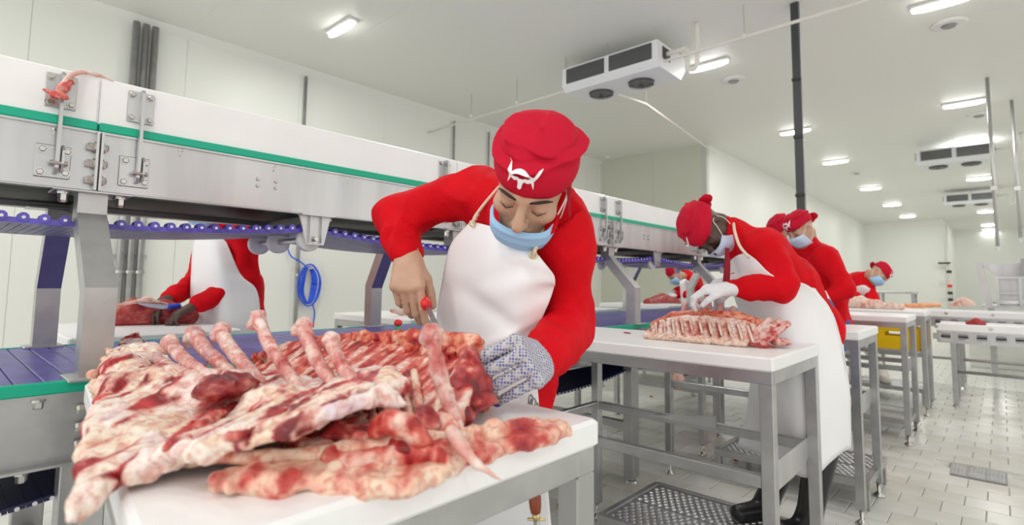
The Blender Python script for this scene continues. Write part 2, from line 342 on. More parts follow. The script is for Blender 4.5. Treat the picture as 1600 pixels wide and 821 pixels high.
# ================================================================ THE SETTING
CZ = 3.6; LX = -5.85; EY = 9.0; IX = -3.68; FY = 24.7
mb = MB().box((-6.2, -3, -.06), (9, 34, -.012)); floor = struct('floor', mb, 'grout')
TS = .18; cells = []
for j in range(-4, 185):
    for i in range(-34, 40):
        x = i*TS+(TS/2 if j % 2 else 0)-.293; y = j*TS+.03
        if x < LX or (y > EY and x < IX) or y > 33: continue
        if .04+TS*1.2 > abs(x+.17) and 4.35 < y+TS/2 < 4.72: continue
        p = np.array([x+TS/2, y+TS/2, 0])-O; k = p@fw
        if k < .3: cells.append((99, x, y)); continue
        sx, sy = PX+F*(p@rt)/k, PY-F*(p@up)/k
        cells.append((k if (-20 < sx < 1620 and -20 < sy < 850 and y > 1.3 and x > -2.6) else 50+k, x, y))
cells.sort(); gp = .0028
def tile_mb(mbx, x, y, z=0.):
    a = gp/2; x0, x1, y0, y1 = x+a, x+TS-a, y+a, y+TS-a; c = .003
    mbx.add([(x0, y0, z-.012), (x1, y0, z-.012), (x1, y1, z-.012), (x0, y1, z-.012), (x0, y0, z-c), (x1, y0, z-c), (x1, y1, z-c), (x0, y1, z-c), (x0+c, y0+c, z), (x1-c, y0+c, z), (x1-c, y1-c, z), (x0+c, y1-c, z)],
            [(0, 1, 5, 4), (1, 2, 6, 5), (2, 3, 7, 6), (3, 0, 4, 7), (4, 5, 9, 8), (5, 6, 10, 9), (6, 7, 11, 10), (7, 4, 8, 11), (8, 9, 10, 11)])
tm = MB(); tile_mb(tm, -TS/2, -TS/2); t0 = tm.build('tile', 'tile', floor); t1m = t0.data.copy(); t1m.materials[0] = M['tile2']
for n, (k, x, y) in enumerate(cells[:300]):
    o = t0 if n == 0 else t0.copy()
    if n: C.objects.link(o)
    if n and random.random() < .4: o.data = t1m
    o.location = (x+TS/2, y+TS/2, random.uniform(-.0006, .0004))
tm = MB()
for k, x, y in cells[300:]:
    if k < 99 or random.random() < 2: tile_mb(tm, x, y, random.uniform(-.0006, .0004))
tm.build('tile_field', 'tile', floor, kind='stuff')
# walls built of upright cold-room panels
def wall(name, a, b, z1, m, pw=1.15, th=.1, t=1):
    """a->b on the floor, panels stand proud of a backing slab"""
    a = np.array([*a, 0.]); b = np.array([*b, 0.]); d = nrm(b-a); n = np.array([d[1], -d[0], 0])*t; L = np.linalg.norm(b-a)
    def slab(mbx, s0, s1, e0, e1, z0, zz): P = [a+d*s0+n*e0, a+d*s1+n*e0, a+d*s1+n*e1, a+d*s0+n*e1]; mbx.hexa([(*p[:2], z0) for p in P]+[(*p[:2], zz) for p in P])
    mbx = MB(); slab(mbx, 0, L, -th, -.008, 0, z1); o = struct(name, mbx, 'joint')
    s = 0
    while s < L-.01:
        e = min(s+pw, L); p = MB(); slab(p, s+.0012, e-.0012, -.008, 0, 0, z1); p.build('wall_panel', m, o); s = e
    return o
wall('wall_left', (LX, -3), (LX, EY), CZ, 'wall')
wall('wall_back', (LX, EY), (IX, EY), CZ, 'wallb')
wall('wall_inner', (IX, EY), (IX-.2, FY), CZ, 'wall', 3.3)
wall('wall_far', (IX-.2, FY), (-1.46, FY), CZ, 'wall', 2.3, th=.12)
wall('wall_far_return', (-1.46, FY+.12), (-1.46, 30), CZ, 'wall', 5)
wall('wall_far_right', (-1.46, 30), (9, 30), CZ, 'wall', 4)
mb = MB().box((-6.2, -3, CZ+.01), (9, 34, CZ+.12)); ceiling = struct('ceiling', mb, 'joint')
for k in range(32):
    MB().box((-6.2, -3+k*1.15+.0006, CZ), (9, -3+(k+1)*1.15-.0006, CZ+.01)).build('ceiling_panel', 'ceil', ceiling)
struct('trim_1', MB().prism([(FY-.12, 3.48), (FY, 3.38), (FY, 3.6), (FY-.12, 3.6)], 0, IX-.2, -1.46), 'ceil')
struct('trim_2', MB().prism([(LX, 3.52), (LX+.05, 3.6), (LX, 3.6)], 1, -3, EY), 'ceil')
# ceiling lights
pos = [(x, y) for x in (-4.56, -2.28, -.26) for y in (2.53, 5.67, 9.05, 11.8, 15.6, 19.1, 22.6, 27.5, 30) if not (x < -4 and y > 5) and not (y > 24 and x < -1) and not (x > -1 and y == 2.53)]
pos += [(-.26, -1.0), (2.2, 2.5), (2.2, 5.67), (2.2, 9.05), (-2.28, -.9), (-4.56, -.9), (2.2, -1), (2.2, 15), (2.2, 21)]
cols = {-4.56: 'in the row nearest the left wall', -2.28: 'in the middle row', -.26: 'in the right-hand row', 2.2: 'in the outermost row'}
LD = bpy.data.lights.new('tube_light', 'AREA'); LD.shape = 'RECTANGLE'; LD.size = .42; LD.size_y = .10; LD.energy = LAMP; LD.color = (1, .985, .955)
L0 = None; cnt = {}
words = ['first', 'second', 'third', 'fourth', 'fifth', 'sixth', 'seventh', 'eighth', 'ninth', 'tenth', 'eleventh']
for x, y in sorted(pos, key=lambda q: (q[0], q[1])):
    n = cnt.get(x, 0); cnt[x] = n+1
    vis = not (y < 2 or x > 1 or (x < -4 and y < 2)); q = {-4.56: 1, -2.28: 1 if True else 0, -.26: 1, 2.2: 0}[x]
    lab = 'white tube ceiling light %s, %s %s' % (cols[x], words[max(0, n-q) if vis else n], 'from the camera' if vis else 'one, out of view')
    if not L0:
        L0 = thing('ceiling_light', lab, 'ceiling light', (x, y, CZ), 'tube lights on the ceiling')
        MB().cbox((x-.225, y-.05, CZ-.03), (x+.225, y+.05, CZ), .008).build('housing', 'plast', L0)
        MB().tube([(x-.21+.42*t/6, y, CZ-.04) for t in range(7)], [.018, .030, .033, .033, .033, .030, .018], 12).build('diffuser', 'lamp', L0, True)
        a = bpy.data.objects.new('tube_light', LD); C.objects.link(a); a.parent = L0; a.location = (0, 0, -.085); base = (x, y); ORG[a.name] = ORG[L0.name]
    else: dup(L0, (x-base[0], y-base[1], 0), lab)
# ================================================================ CONVEYOR
BX, BB = -1.80, -2.35; CY0, CY1 = -1.4, 5.75
LEGY = [-1.02, .29, 1.6, 2.88, 4.2, 5.5]; SEG = [CY0]+LEGY[1:]+[CY1]
conv = thing('conveyor', 'long steel two-deck conveyor with white side boards and green edging behind the butchers', 'conveyor', (-2.05, 2.1, 0))
BOLT = None
def bolts(parent, pts, ax=(1, 0, 0), r=.008, L=.012, name='bolt'):
    global BOLT
    if BOLT is None:
        m = MB().tube([(0, 0, 0), (.25, 0, 0)], 1.35, 12).tube([(.25, 0, 0), (.8, 0, 0), (1, 0, 0)], [1, 1, .8], 6); bpy_o = m.build('bolt', 'bolt'); BOLT = bpy_o.data
        bpy.data.objects.remove(bpy_o)
    q = Vector((1, 0, 0)).rotation_difference(Vector(ax))
    for p in pts:
        o = bpy.data.objects.new(name, BOLT); C.objects.link(o); o.parent = parent; o.location = Vector(np.array(p, float)-ORG[parent.name]); o.scale = (L, r, r)
        o.rotation_mode = 'QUATERNION'; o.rotation_quaternion = q; ORG[o.name] = ORG[parent.name]
for a, b in zip(SEG[:-1], SEG[1:]):
    if b-a < .05: continue
    side = MB().cbox((BX-.012, a+.001, 1.39), (BX, b-.001, 1.553), .003).box((BX-.03, a+.001, 1.39), (BX, b-.001, 1.394)).box((BX-.03, a+.001, 1.55), (BX+.006, b-.001, 1.556)).build('side_plate', 'steel', conv)
    MB().cbox((BX-.024, a+.0015, 1.565), (BX-.002, b-.0015, 1.708), .004).build('side_board', 'pe', conv)
    MB().cbox((BX-.03, a+.0015, 1.556), (BX+.008, b-.0015, 1.581), .003).build('green_edge', 'green', conv)
    bolts(side, [(BX-.004, yy, 1.545) for yy in np.arange(a+.2, b-.05, .28)], (0, 0, -1), .006, .022)
    for yy in (a+.43, a+.49): bolts(side, [(BX, yy, 1.468), (BX, yy, 1.49)], r=.006, L=.006)
MB().box((BB-.0, CY0, 1.395), (BB+.012, CY1, 1.553)).build('side_plate', 'steel', conv)
MB().cbox((BB, CY0, 1.565), (BB+.022, CY1, 1.708)).build('side_board', 'pe', conv)
MB().box((BB+.02, CY0, 1.535), (BX-.03, CY1, 1.55)).build('upper_belt', 'belt', conv)
MB().box((BB+.012, CY0, 1.403), (BX-.032, CY1, 1.409)).build('drip_tray', 'dark', conv)  # near-black tray: the shadow under the beam is put into its colour
MB().prism([(BB-.01, 1.41), (BB+.04, 1.41), (BB+.04, 1.385), (BB-.01, 1.385)], 1, CY0, CY1).build('lower_rail', 'steeld', conv)
for yy in np.arange(-1., CY1, .655): MB().box((BB+.04, yy, 1.375), (BX-.02, yy+.035, 1.403)).build('cross_member', 'steeld', conv)
# hanging return belt: runs over rollers midway between legs, sags between them
def beltz(y):
    t = ((y-.93) % 1.31)/1.31
    return 1.347-.155*t*(1-t)
ys = np.arange(CY0, CY1, .0205); mb = MB(); mu = MB(); md = MB()
for i in range(len(ys)-1):
    y0, y1 = ys[i], ys[i+1]; z0, z1 = beltz(y0), beltz(y1)
    mu.hexa([(BB+.03, y0+.001, z0-.014), (BX-.05, y0+.001, z0-.014), (BX-.05, y1-.001, z1-.014), (BB+.03, y1-.001, z1-.014), (BB+.03, y0+.001, z0-.004), (BX-.05, y0+.001, z0-.004), (BX-.05, y1-.001, z1-.004), (BB+.03, y1-.001, z1-.004)])
    mb.hexa([(BX-.05, y0, z0-.014), (BX-.028, y0, z0-.014), (BX-.028, y1, z1-.014), (BX-.05, y1, z1-.014), (BX-.05, y0, z0), (BX-.028, y0, z0), (BX-.028, y1, z1), (BX-.05, y1, z1)])
    if i % 2 == 0:
        mb.tube([(BX-.06, y0, z0+.002), (BX-.024, y0, z0+.002)], .012, 10); md.tube([(BX-.024, y0, z0+.001), (BX-.021, y0, z0+.001)], .0042, 8)
rb = mu.build('return_belt', 'beltu', conv, kind='stuff'); mb.build('belt_edge_link', 'belt', rb, kind='stuff'); md.build('pin_head', 'dot', rb, kind='stuff')
# roller sets
def disc(y, x, r, z, w=.026): return MB().tube([(x-w/2, y, z), (x-w/2+.003, y, z), (x+w/2-.003, y, z), (x+w/2, y, z)], [r*.94, r, r, r*.94], 28).tube([(x-w/2-.004, y, z), (x+w/2+.004, y, z)], r*.3, 16)
for y in LEGY[:-1]:
    y = y+.655-.015; zc = 1.315
    h = MB().prism([(y-.06, 1.392), (y+.06, 1.392), (y+.036, 1.285), (y-.03, 1.285)], 0, BX-.016, BX-.008)
    h.box((BX-.02, y-.062, 1.386), (BX+.02, y+.062, 1.392)).box((BX-.014, y-.024, 1.29), (BX+.004, y-.02, 1.386)).box((BX-.014, y+.02, 1.29), (BX+.004, y+.024, 1.386))
    hg = h.build('roller_hanger', 'steel', conv); bolts(hg, [(BX-.008, y, 1.305)], r=.011, L=.014)
    MB().tube([(BX-.02, y, 1.305), (BB+.05, y, 1.305)], .011, 12).build('roller_shaft', 'steel', conv)
    for x in (BX-.055, BX-.30, BB+.07): disc(y, x, .043, 1.305).build('roller', 'plast', conv, True)
# legs
for side, X0, X1 in ((1, -1.80, -1.62), (-1, -2.36, -2.47)):
    for y in LEGY:
        s = .024*side
        lg = MB().beam((X0-s+(.004 if side > 0 else 0), y, 1.39), (X0-s+(.004 if side > 0 else 0), y, 1.335), .05, .075, (0, 1, 0))
        lg.v = []; lg.f = []
        xm0, xm1 = X0-.02*side, X1-.02*side; hw = .03
        P = [(xm0-hw, 1.385), (xm0+hw, 1.385), (xm0+hw, 1.33), (xm1+hw, 1.135), (xm1+hw, .915), (xm1-hw, .915), (xm1-hw, 1.12), (xm0-hw, 1.315)]
        if side < 0: P = [(xm0-hw, 1.385), (xm0+hw, 1.385), (xm0+hw, 1.315), (xm1+hw, 1.12), (xm1+hw, .915), (xm1-hw, .915), (xm1-hw, 1.135), (xm0-hw, 1.33)]
        V = [(x, y-.032, z) for x, z in P]+[(x, y+.032, z) for x, z in P]; n = 8
        lg.add(V, [(0, 1, 2, 7), (7, 2, 3, 6), (6, 3, 4, 5), (8, 15, 10, 9), (15, 14, 11, 10), (14, 13, 12, 11)]+[(i, n+i, n+(i+1) % n, (i+1) % n) for i in range(n)])
        o = lg.build('leg', 'steelv', conv)
        MB().cbox((xm1-.045, y-.055, .918), (xm1+.06 if side > 0 else xm1+.045, y+.05, .926), .002).build('foot_plate', 'steel', conv)
        MB().cbox((xm0-.05, y-.085, 1.383), (xm0+.05, y+.085, 1.39), .002).build('head_plate', 'steel', conv)
        if side > 0: bolts(o, [(xm0+.02, y-.062, 1.384), (xm0+.02, y+.062, 1.384)], (0, 0, -1), .011, .03)
# splice posts and strap brackets either side of every leg
for k, y in enumerate(LEGY[1:]):
    sp = MB().box((BX, y-.004, 1.392), (BX+.026, y+.002, 1.552)).box((BX, y+.006, 1.392), (BX+.026, y+.012, 1.552)).build('splice_post', 'steel', conv)
    bolts(sp, [(BX+.013, y-.004, z) for z in (1.42, 1.465, 1.51)], (0, -1, 0), .011, .018); bolts(sp, [(BX+.013, y+.012, z) for z in (1.42, 1.465, 1.51)], (0, 1, 0), .011, .012)
    for sgn in (-1, 1):
        yb = y+sgn*.082+(.0 if sgn < 0 else .012); x = BX
        pl = MB().cbox((x-.002, yb-.032, 1.60), (x+.003, yb+.032, 1.69), .0015).build('board_plate', 'steel', conv)
        bolts(pl, [(x+.003, yb+a*.022, z) for a in (-1, 1) for z in (1.612, 1.678)], r=.0075, L=.01)
        MB().prism([(x, 1.692), (x+.022, 1.692), (x+.030, 1.682), (x+.030, 1.50), (x+.024, 1.44), (x+.012, 1.425), (x+.004, 1.432), (x+.010, 1.50), (x+.014, 1.59), (x, 1.60)], 1, yb-.004, yb+.004).build('strap_arm', 'steel', conv)
        hp = MB().cbox((x, yb-.042, 1.415), (x+.004, yb+.03, 1.50), .0015).build('hinge_plate', 'steel', conv)
        bolts(hp, [(x+.004, yb-.03, 1.427), (x+.004, yb-.028, 1.487), (x+.004, yb+.02, 1.43), (x+.004, yb+.021, 1.487)], r=.0085, L=.008)
        MB().prism([(x, 1.43), (x+.02, 1.43), (x+.034, 1.45), (x+.034, 1.485), (x+.02, 1.50), (x, 1.50)], 1, yb+.008, yb+.013).build('hinge_lug', 'steel', conv)
        MB().tube([(x+.022, yb-.014, 1.452), (x+.022, yb+.022, 1.452)], .006, 10).build('hinge_pin', 'bolt', conv)
# lower deck
DX0, DX1 = -1.605, -2.47
mb = MB(); y = CY0
for y in np.arange(CY0, CY1, .05): mb.cbox((DX1+.02, y+.0008, .905), (DX0-.022, y+.0492, .919), .003)
mb.build('deck_belt', 'belt', conv, kind='stuff')
ed = MB().cbox((DX0-.022, CY0, .893), (DX0, CY1, .921), .003).build('deck_edge', 'green', conv); MB().cbox((DX1, CY0, .893), (DX1+.022, CY1, .921), .003).build('deck_edge', 'green', conv)
for k, (a, b) in enumerate(zip(SEG[:-1], SEG[1:])):
    o = MB().box((DX0-.012, a+.002, .735), (DX0-.004, b-.002, .893)).box((DX0-.012, a+.002, .735), (DX0+.028, b-.002, .741)).box((DX0-.012, b-.012, .741), (DX0+.03, b-.006, .893)).build('deck_side_plate', 'steelv', conv)  # near plates in darker steel, shade from the overhang put into the colour
    bolts(o, [(DX0+.012, b-.012, z) for z in (.775, .815, .855)], (0, -1, 0), .011, .022); bolts(o, [(DX0-.004, b-.1, .885), (DX0+.012, b-.12, .735)], (0, 0, -1), .01, .022)
    MB().box((DX1+.004, a+.002, .735), (DX1+.012, b-.002, .893)).build('deck_side_plate', 'steel', conv)
for y in np.arange(-1.2, CY1, .655): MB().box((DX1+.012, y, .745), (DX0-.012, y+.04, .775)).build('deck_cross_member', 'steeld', conv)
for y in LEGY:
    for x, s in ((-1.655, 1), (-2.43, -1)):
        MB().cbox((x-.03, y-.05, 0.03), (x+.03, y+.03, .735), .003).build('floor_leg', 'steelv', conv)
        MB().tube([(x, y-.01, 0), (x, y-.01, .012), (x, y-.01, .014), (x, y-.01, .04)], [.035, .03, .012, .01], 14).build('levelling_foot', 'bolt', conv)
    MB().box((-2.41, y-.03, .30), (-1.68, y+.01, .34)).build('leg_brace', 'steelv', conv)
# lower return belt, dark blue, hanging in deep curves
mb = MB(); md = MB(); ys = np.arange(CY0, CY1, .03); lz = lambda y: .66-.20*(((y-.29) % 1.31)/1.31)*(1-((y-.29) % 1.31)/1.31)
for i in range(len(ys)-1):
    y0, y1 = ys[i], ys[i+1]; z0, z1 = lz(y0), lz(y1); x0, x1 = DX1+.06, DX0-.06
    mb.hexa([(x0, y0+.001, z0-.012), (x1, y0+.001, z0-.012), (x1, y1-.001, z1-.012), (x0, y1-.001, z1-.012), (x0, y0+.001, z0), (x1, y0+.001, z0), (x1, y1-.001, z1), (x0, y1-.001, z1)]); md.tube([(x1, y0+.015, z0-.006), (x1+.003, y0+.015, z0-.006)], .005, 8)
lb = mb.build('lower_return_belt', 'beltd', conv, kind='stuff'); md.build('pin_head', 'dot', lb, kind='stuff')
# ================================================================ TABLES
def table(x0, x1, y0, y1, label, group, zt=.935, stretch_side=1, tag_side=True):
    t = thing('cutting_table', label, 'table', ((x0+x1)/2, (y0+y1)/2, 0), group)
    MB().cbox((x0, y0, zt-.045), (x1, y1, zt), .006).build('cutting_board', 'pe', t)
    e = .006; X0, X1, Y0, Y1 = x0+e, x1-e, y0+e, y1-e; zf = zt-.045; w = .04
    MB().cbox((X0, Y0, zf-w), (X1, Y0+w, zf), .002).build('top_rail', 'steelv', t); MB().cbox((X0, Y1-w, zf-w), (X1, Y1, zf), .002).build('top_rail', 'steelv', t)
    MB().cbox((X0, Y0+w, zf-w), (X0+w, Y1-w, zf), .002).build('top_rail', 'steelv', t); MB().cbox((X1-w, Y0+w, zf-w), (X1, Y1-w, zf), .002).build('top_rail', 'steelv', t)
    for i, x in enumerate((X0, X1-w)):
        for y in (Y0, Y1-w):
            lg = MB().cbox((x, y, .075), (x+w, y+w, zf-w), .002).build('leg', 'steelv', t)
            MB().tube([(x+w/2, y+w/2, 0), (x+w/2, y+w/2, .008), (x+w/2, y+w/2, .022), (x+w/2, y+w/2, .03), (x+w/2, y+w/2, .08)], [.030, .030, .014, .008, .012], 14).build('levelling_foot', 'bolt', lg, True)
    for y, z in ((Y0, .55), (Y1-w, .55)): MB().cbox((X0+w, y+.004, z-.018), (X1-w, y+w-.004, z+.018), .002).build('stretcher', 'steelv', t)
    MB().cbox((X0+.004, Y0+w, .53), (X0+w-.004, Y1-w, .566), .002).build('stretcher', 'steelv', t)
    # folded end plate between the two outer legs
    MB().prism([(Y0+w, .585), (Y1-w, .585), (Y1-w, .515), (Y1-w-.06, .49), (Y0+w+.06, .49), (Y0+w, .515)], 0, X1-w+.002, X1-w+.006).build('end_plate', 'steel', t)
    return t
G1 = 'cutting tables along the camera side of the conveyor'
T1 = table(-1.46, -.505, .246, .775, 'nearest white-topped steel cutting table, holding the big carcass in the foreground', G1)
T2 = table(-1.56, -.53, 1.775, 2.35, 'white-topped steel cutting table carrying the rack of ribs, second from the camera', G1)
T3 = table(-1.58, -.53, 3.13, 3.67, 'empty white-topped steel cutting table directly behind the butcher with the rack of ribs', G1)
T4 = table(-1.60, -.53, 4.92, 5.50, 'fourth white-topped steel cutting table counted from the camera, above the yellow crate', G1)
T5 = table(-2.0, -.52, 6.12, 6.62, 'fifth white-topped cutting table from the camera, carrying a long cut with an orange end', G1)
for o_ in [T1]+list(T1.children_recursive):      # the nearest table is a little wider at its outer end
    if o_.type == 'MESH':
        for v in o_.data.vertices:
            x, y = v.co.x+T1.location.x, v.co.y+T1.location.y; v.co.y -= .115*(x+1.46)/.955*max(0, (.775-y))/.529
G2 = 'cutting tables on the far side of the conveyor'
table(-3.36, -2.55, .37, .98, 'white cutting table beyond the conveyor at left, with dark red meat', G2)
table(-3.42, -2.55, 1.92, 2.5, 'white cutting table beyond the conveyor behind the bare knife hand', G2)
table(-3.42, -2.55, 3.6, 4.25, 'white cutting table beyond the conveyor, between two steel conveyor posts', G2)
table(-3.4, -2.55, 5.2, 5.8, 'white cutting table beyond the conveyor in front of the small crouched butcher', G2)
# half lap plates bolted on the second table's stretchers (triangular gussets)
for x, y in ((-1.3, 1.80), (-1.08, 2.3)):
    MB().prism([(x-.16, .552), (x+.16, .552), (x+.16, .60), (x-.02, .575)], 1, y, y+.004).build('gusset', 'steel', T2)
MB().tube([(-1.19, 1.778, .56), (-1.19, 1.765, .575), (-1.19, 1.765, .60)], .006, 8).build('hook', 'bolt', T2)
# ---------------------------------------------------------------- standing platforms with pressed grating
def platform(x0, x1, y0, y1, z, label):
    t = thing('standing_platform', label, 'step', ((x0+x1)/2, (y0+y1)/2, 0), 'steel standing platforms between the tables'); w = .03
    for a, b in (((x0, y0), (x1, y0+w)), ((x0, y1-w), (x1, y1)), ((x0, y0+w), (x0+w, y1-w)), ((x1-w, y0+w), (x1, y1-w))): MB().cbox((*a, z-.04), (*b, z), .002).build('frame_bar', 'steelv', t)
    ym = (y0+y1)/2
    for a, b in ((y0+w, ym-.003), (ym+.003, y1-w)):
        mb = MB().box((x0+w, a, z-.012), (x1-w, b, z-.006)); nx = int((x1-x0-2*w)/.034); ny = max(2, int((b-a)/.028))
        p = mb.build('tread', 'steeld', t); k = MB()
        for i in range(nx):
            for j in range(ny):
                cx = x0+w+.02+i*.034+(.017 if j % 2 else 0); cy = a+.014+j*.028
                if cx > x1-w-.012: continue
                k.tube([(cx, cy, z-.007), (cx, cy, z-.003), (cx, cy, z-.001)], [.0135, .011, .007], 8, True)
        k.build('tread_stud', 'steel', p, kind='stuff')
    for x in (x0+.005, x1-.035):
        for y in (y0+.005, y1-.035): MB().cbox((x, y, .0), (x+.03, y+.03, z-.04), .002).build('leg', 'steelv', t)
    return t
PZ = .15
platform(-1.42, -.66, .93, 1.42, PZ, 'steel grating platform under the foreground butcher')
platform(-1.36, -.62, 2.06, 2.60, PZ, 'steel grating platform carrying the black boots behind the second table')
platform(-1.36, -.55, 3.36, 3.92, PZ, 'steel grating platform behind the third table')
platform(-1.4, -.56, 5.1, 5.65, PZ, 'steel grating platform just behind the fourth table')
platform(-1.5, -.6, 6.72, 7.2, PZ, 'steel grating platform under the farthest bent butcher')
platform(-3.3, -2.6, 2.6, 3.1, PZ, 'steel grating platform seen below the conveyor between table legs')
platform(-3.3, -2.6, 1.06, 1.5, PZ, 'steel grating platform under the butcher beyond the conveyor at left')
platform(-3.5, -2.6, 5.9, 6.4, PZ, 'steel grating platform under the small crouched butcher beyond the conveyor')
# ================================================================ ROOM EQUIPMENT
# upright pipes on the left wall
def wpipe(pts, r, label, m='steelv', grp=None, clips=(1.2, 2.4)):
    t = thing('wall_pipe', label, 'pipe', pts[0], grp); MB().tube(pts, r, 14).build('tube', m, t, True)
    for z in clips:
        p = pts[0]; MB().tube([(p[0], p[1], z), (p[0], p[1], z+.025)], r*1.35, 14).build('clip', 'bolt', t)
for k, n in enumerate(('left', 'middle', 'right')):
    y = 1.16+.075*k; wpipe([(LX+.06, y, .02), (LX+.06, y, 3.52)], .03, '%s one of three thick steel pipes side by side on the left wall' % n, grp='three thick wall pipes')
bx = thing('pipe_bracket', 'steel bracket rail behind the three thick wall pipes', 'bracket', (LX+.02, 1.235, 1.35)); MB().box((LX, 1.10, 1.34), (LX+.03, 1.37, 1.37)).build('rail', 'steel', bx)
for y, r, l in ((2.81, .018, 'thin steel wall pipe above the blue coiled hose'), (5.08, .014, 'thin steel wall pipe left of the foreground crimson cap, third nearest it'), (5.80, .012, 'very thin steel wall pipe left of the foreground crimson cap, second nearest it'), (6.02, .018, 'dark wall pipe nearest the crimson cap of the foreground butcher')):
    wpipe([(LX+.03, y, .6), (LX+.03, y, 3.5)], r, l, 'steelv' if r < .0179 or y < 3 else 'cond')
# blue hose coiled on the wall
hc = thing('air_hose', 'bright blue coiled hose hanging on the white wall', 'hose', (LX+.05, 2.93, .62)); rng = random.Random(3)
for k in range(9):
    a, bb = .052+.006*k if k < 7 else .115+.01*k*0, .20+.006*rng.random(); a = a if k < 7 else .12+.012*(k-7); bb = .235 if k >= 7 else bb
    MB().tube([(LX+.04+.006*k*.8+.004*math.sin(5*t), 2.93+a*math.cos(t)+.004*math.sin(3*t+k), 1.10+bb*math.sin(t)) for t in np.linspace(0, 2*math.pi, 40)], .013 if k < 7 else .008, 8).build('coil', 'hose', hc, True)
MB().tube(crom([(LX+.03, 2.68, 1.52), (LX+.06, 2.71, 1.42), (LX+.06, 2.82, 1.36), (LX+.05, 2.90, 1.31)], 8), .008, 8).build('feed_end', 'hose', hc, True)
MB().tube(crom([(LX+.06, 2.99, .88), (LX+.05, 3.02, .78), (LX+.05, 3.01, .66)], 6), .008, 8).build('loose_end', 'hose', hc, True)
MB().tube([(LX+.05, 3.01, .67), (LX+.05, 3.008, .62)], [.013, .01], 10).build('nozzle', 'knifer', hc, True, label='red nozzle')
MB().box((LX, 2.90, 1.28), (LX+.10, 2.95, 1.30)).build('wall_hook', 'steel', hc)
# evaporator coolers under the ceiling
def cooler(x0, x1, y0, y1, z0, z1, label, inst):
    t = thing('ceiling_cooler', label, 'cooling unit', ((x0+x1)/2, (y0+y1)/2, z1), 'white evaporator coolers under the ceiling')
    P = [(y0, z1), (y1, z1), (y1, z0+.12), (y1-.10, z0), (y0+.05, z0), (y0, z0+.05)]
    MB().prism(P, 0, x0, x1).build('casing', 'unit', t)
    xm = (x0+x1)/2
    for a, b in ((x0+.06, xm-.03), (xm+.03, x1-.06)):
        f = MB().box((a, y0-.012, z0+.075), (b, y0-.002, z1-.02)).build('fin_panel', 'coil', t); g = MB()
        for i in range(int((b-a)/.012)): g.box((a+.004+i*.012, y0-.018, z0+.078), (a+.007+i*.012, y0-.012, z1-.023))
        g.build('fin', 'steeld', f, kind='stuff')
    for cx in (x0+.27*(x1-x0), x0+.70*(x1-x0)):
        cy = (y0+y1)/2; n = 24; r = .125
        h = MB().tube([(cx, cy, z0+.004), (cx, cy, z0-.02)], [r*1.08, r], n, False); h.tube([(cx, cy, z0-.012), (cx, cy, z0-.010)], r*.98, n); hh = h.build('fan_opening', 'coil', t)
        g = MB()
        for q in (.3, .55, .8, 1.): g.tube([(cx+r*q*math.cos(a), cy+r*q*math.sin(a), z0-.028) for a in np.linspace(0, 2*math.pi, 25)], .0025, 6)
        for a in np.linspace(0, 2*math.pi, 9)[:-1]: g.tube([(cx, cy, z0-.03), (cx+r*math.cos(a), cy+r*math.sin(a), z0-.026)], .0025, 6)
        g.build('fan_guard', 'steeld', hh)
        MB().tube([(cx, cy, z0-.035), (cx, cy, z0-.012)], .03, 12).build('fan_hub', 'black', hh)
    for x in (x0+.03, xm, x1-.03):
        for y in (y0+.02, y1-.04): MB().tube([(x, y, z1), (x, y, CZ)], .005, 6).build('hanger_rod', 'steel', t)
    MB().box((x0-.02, y0+.04, z0+.1), (x0, y0+.07, z1-.02)).build('side_bracket', 'steeld', t)
    e = MB().box((x1, y0+.10, z0+.10), (x1+.004, y0+.26, z1-.03)).build('opening_shade', 'dark', t)  # solid dark plate, the shade inside the hole painted as its colour
    yy = y0+.18
    MB().tube(crom([(x1, yy, z0+.16), (x1+.13, yy, z0+.16), (x1+.20, yy, z0+.15), (x1+.215, yy, z0+.05), (x1+.215, yy, z0-.02), (x1+.23, yy, z0-.05), (x1+.27, yy, z0-.06), (x1+.30, yy, z0-.03), (x1+.31, yy, z0+.1), (x1+.31, yy, CZ)], 6), .022, 10).build('refrigerant_pipe', 'pvc', t, True)
    return t
cooler(-3.42, -2.30, 4.52, 5.12, 3.22, 3.47, 'large white ceiling cooler above and to the right of the foreground butcher', 0)
cooler(-.98, .02, 11.3, 11.9, 3.22, 3.47, 'white ceiling cooler at the right edge, nearer of the two there', 1)
cooler(-.98, .02, 17.2, 17.8, 3.22, 3.47, 'distant white ceiling cooler at the right, farther of the two there', 2)
# pipes hung below the ceiling
hp = thing('ceiling_pipe', 'long thin white pipe hung across the room in front of the large cooler', 'pipe', (-3, 4.66, 3.3))
MB().tube([(LX, 4.62, 3.24), (-2.2, 4.66, 3.30), (1.5, 4.70, 3.36)], .014, 10).build('tube', 'pvc', hp, True)
for x in (-5.0, -4.2, -3.45, -1.55, -.3, .8): MB().tube([(x, 4.65, 3.3), (x, 4.65, CZ)], .004, 6).build('hanger_rod', 'steel', hp); MB().tube([(x, 4.65, 3.285), (x, 4.65, 3.325)], .02, 10).build('pipe_clamp', 'pvc', hp)
hp = thing('ceiling_pipe', 'white drain pipe running back from under the large cooler to the inner wall', 'pipe', (-2.9, 6.5, 3.15))
MB().tube([(-2.85, 4.75, 3.12), (-2.84, 5.3, 3.16), (-3.6, 9.2, 3.45)], .013, 10).build('tube', 'pvc', hp, True); MB().tube([(-2.84, 5.3, 3.16), (-2.84, 5.3, CZ)], .004, 6).build('hanger_rod', 'steel', hp)
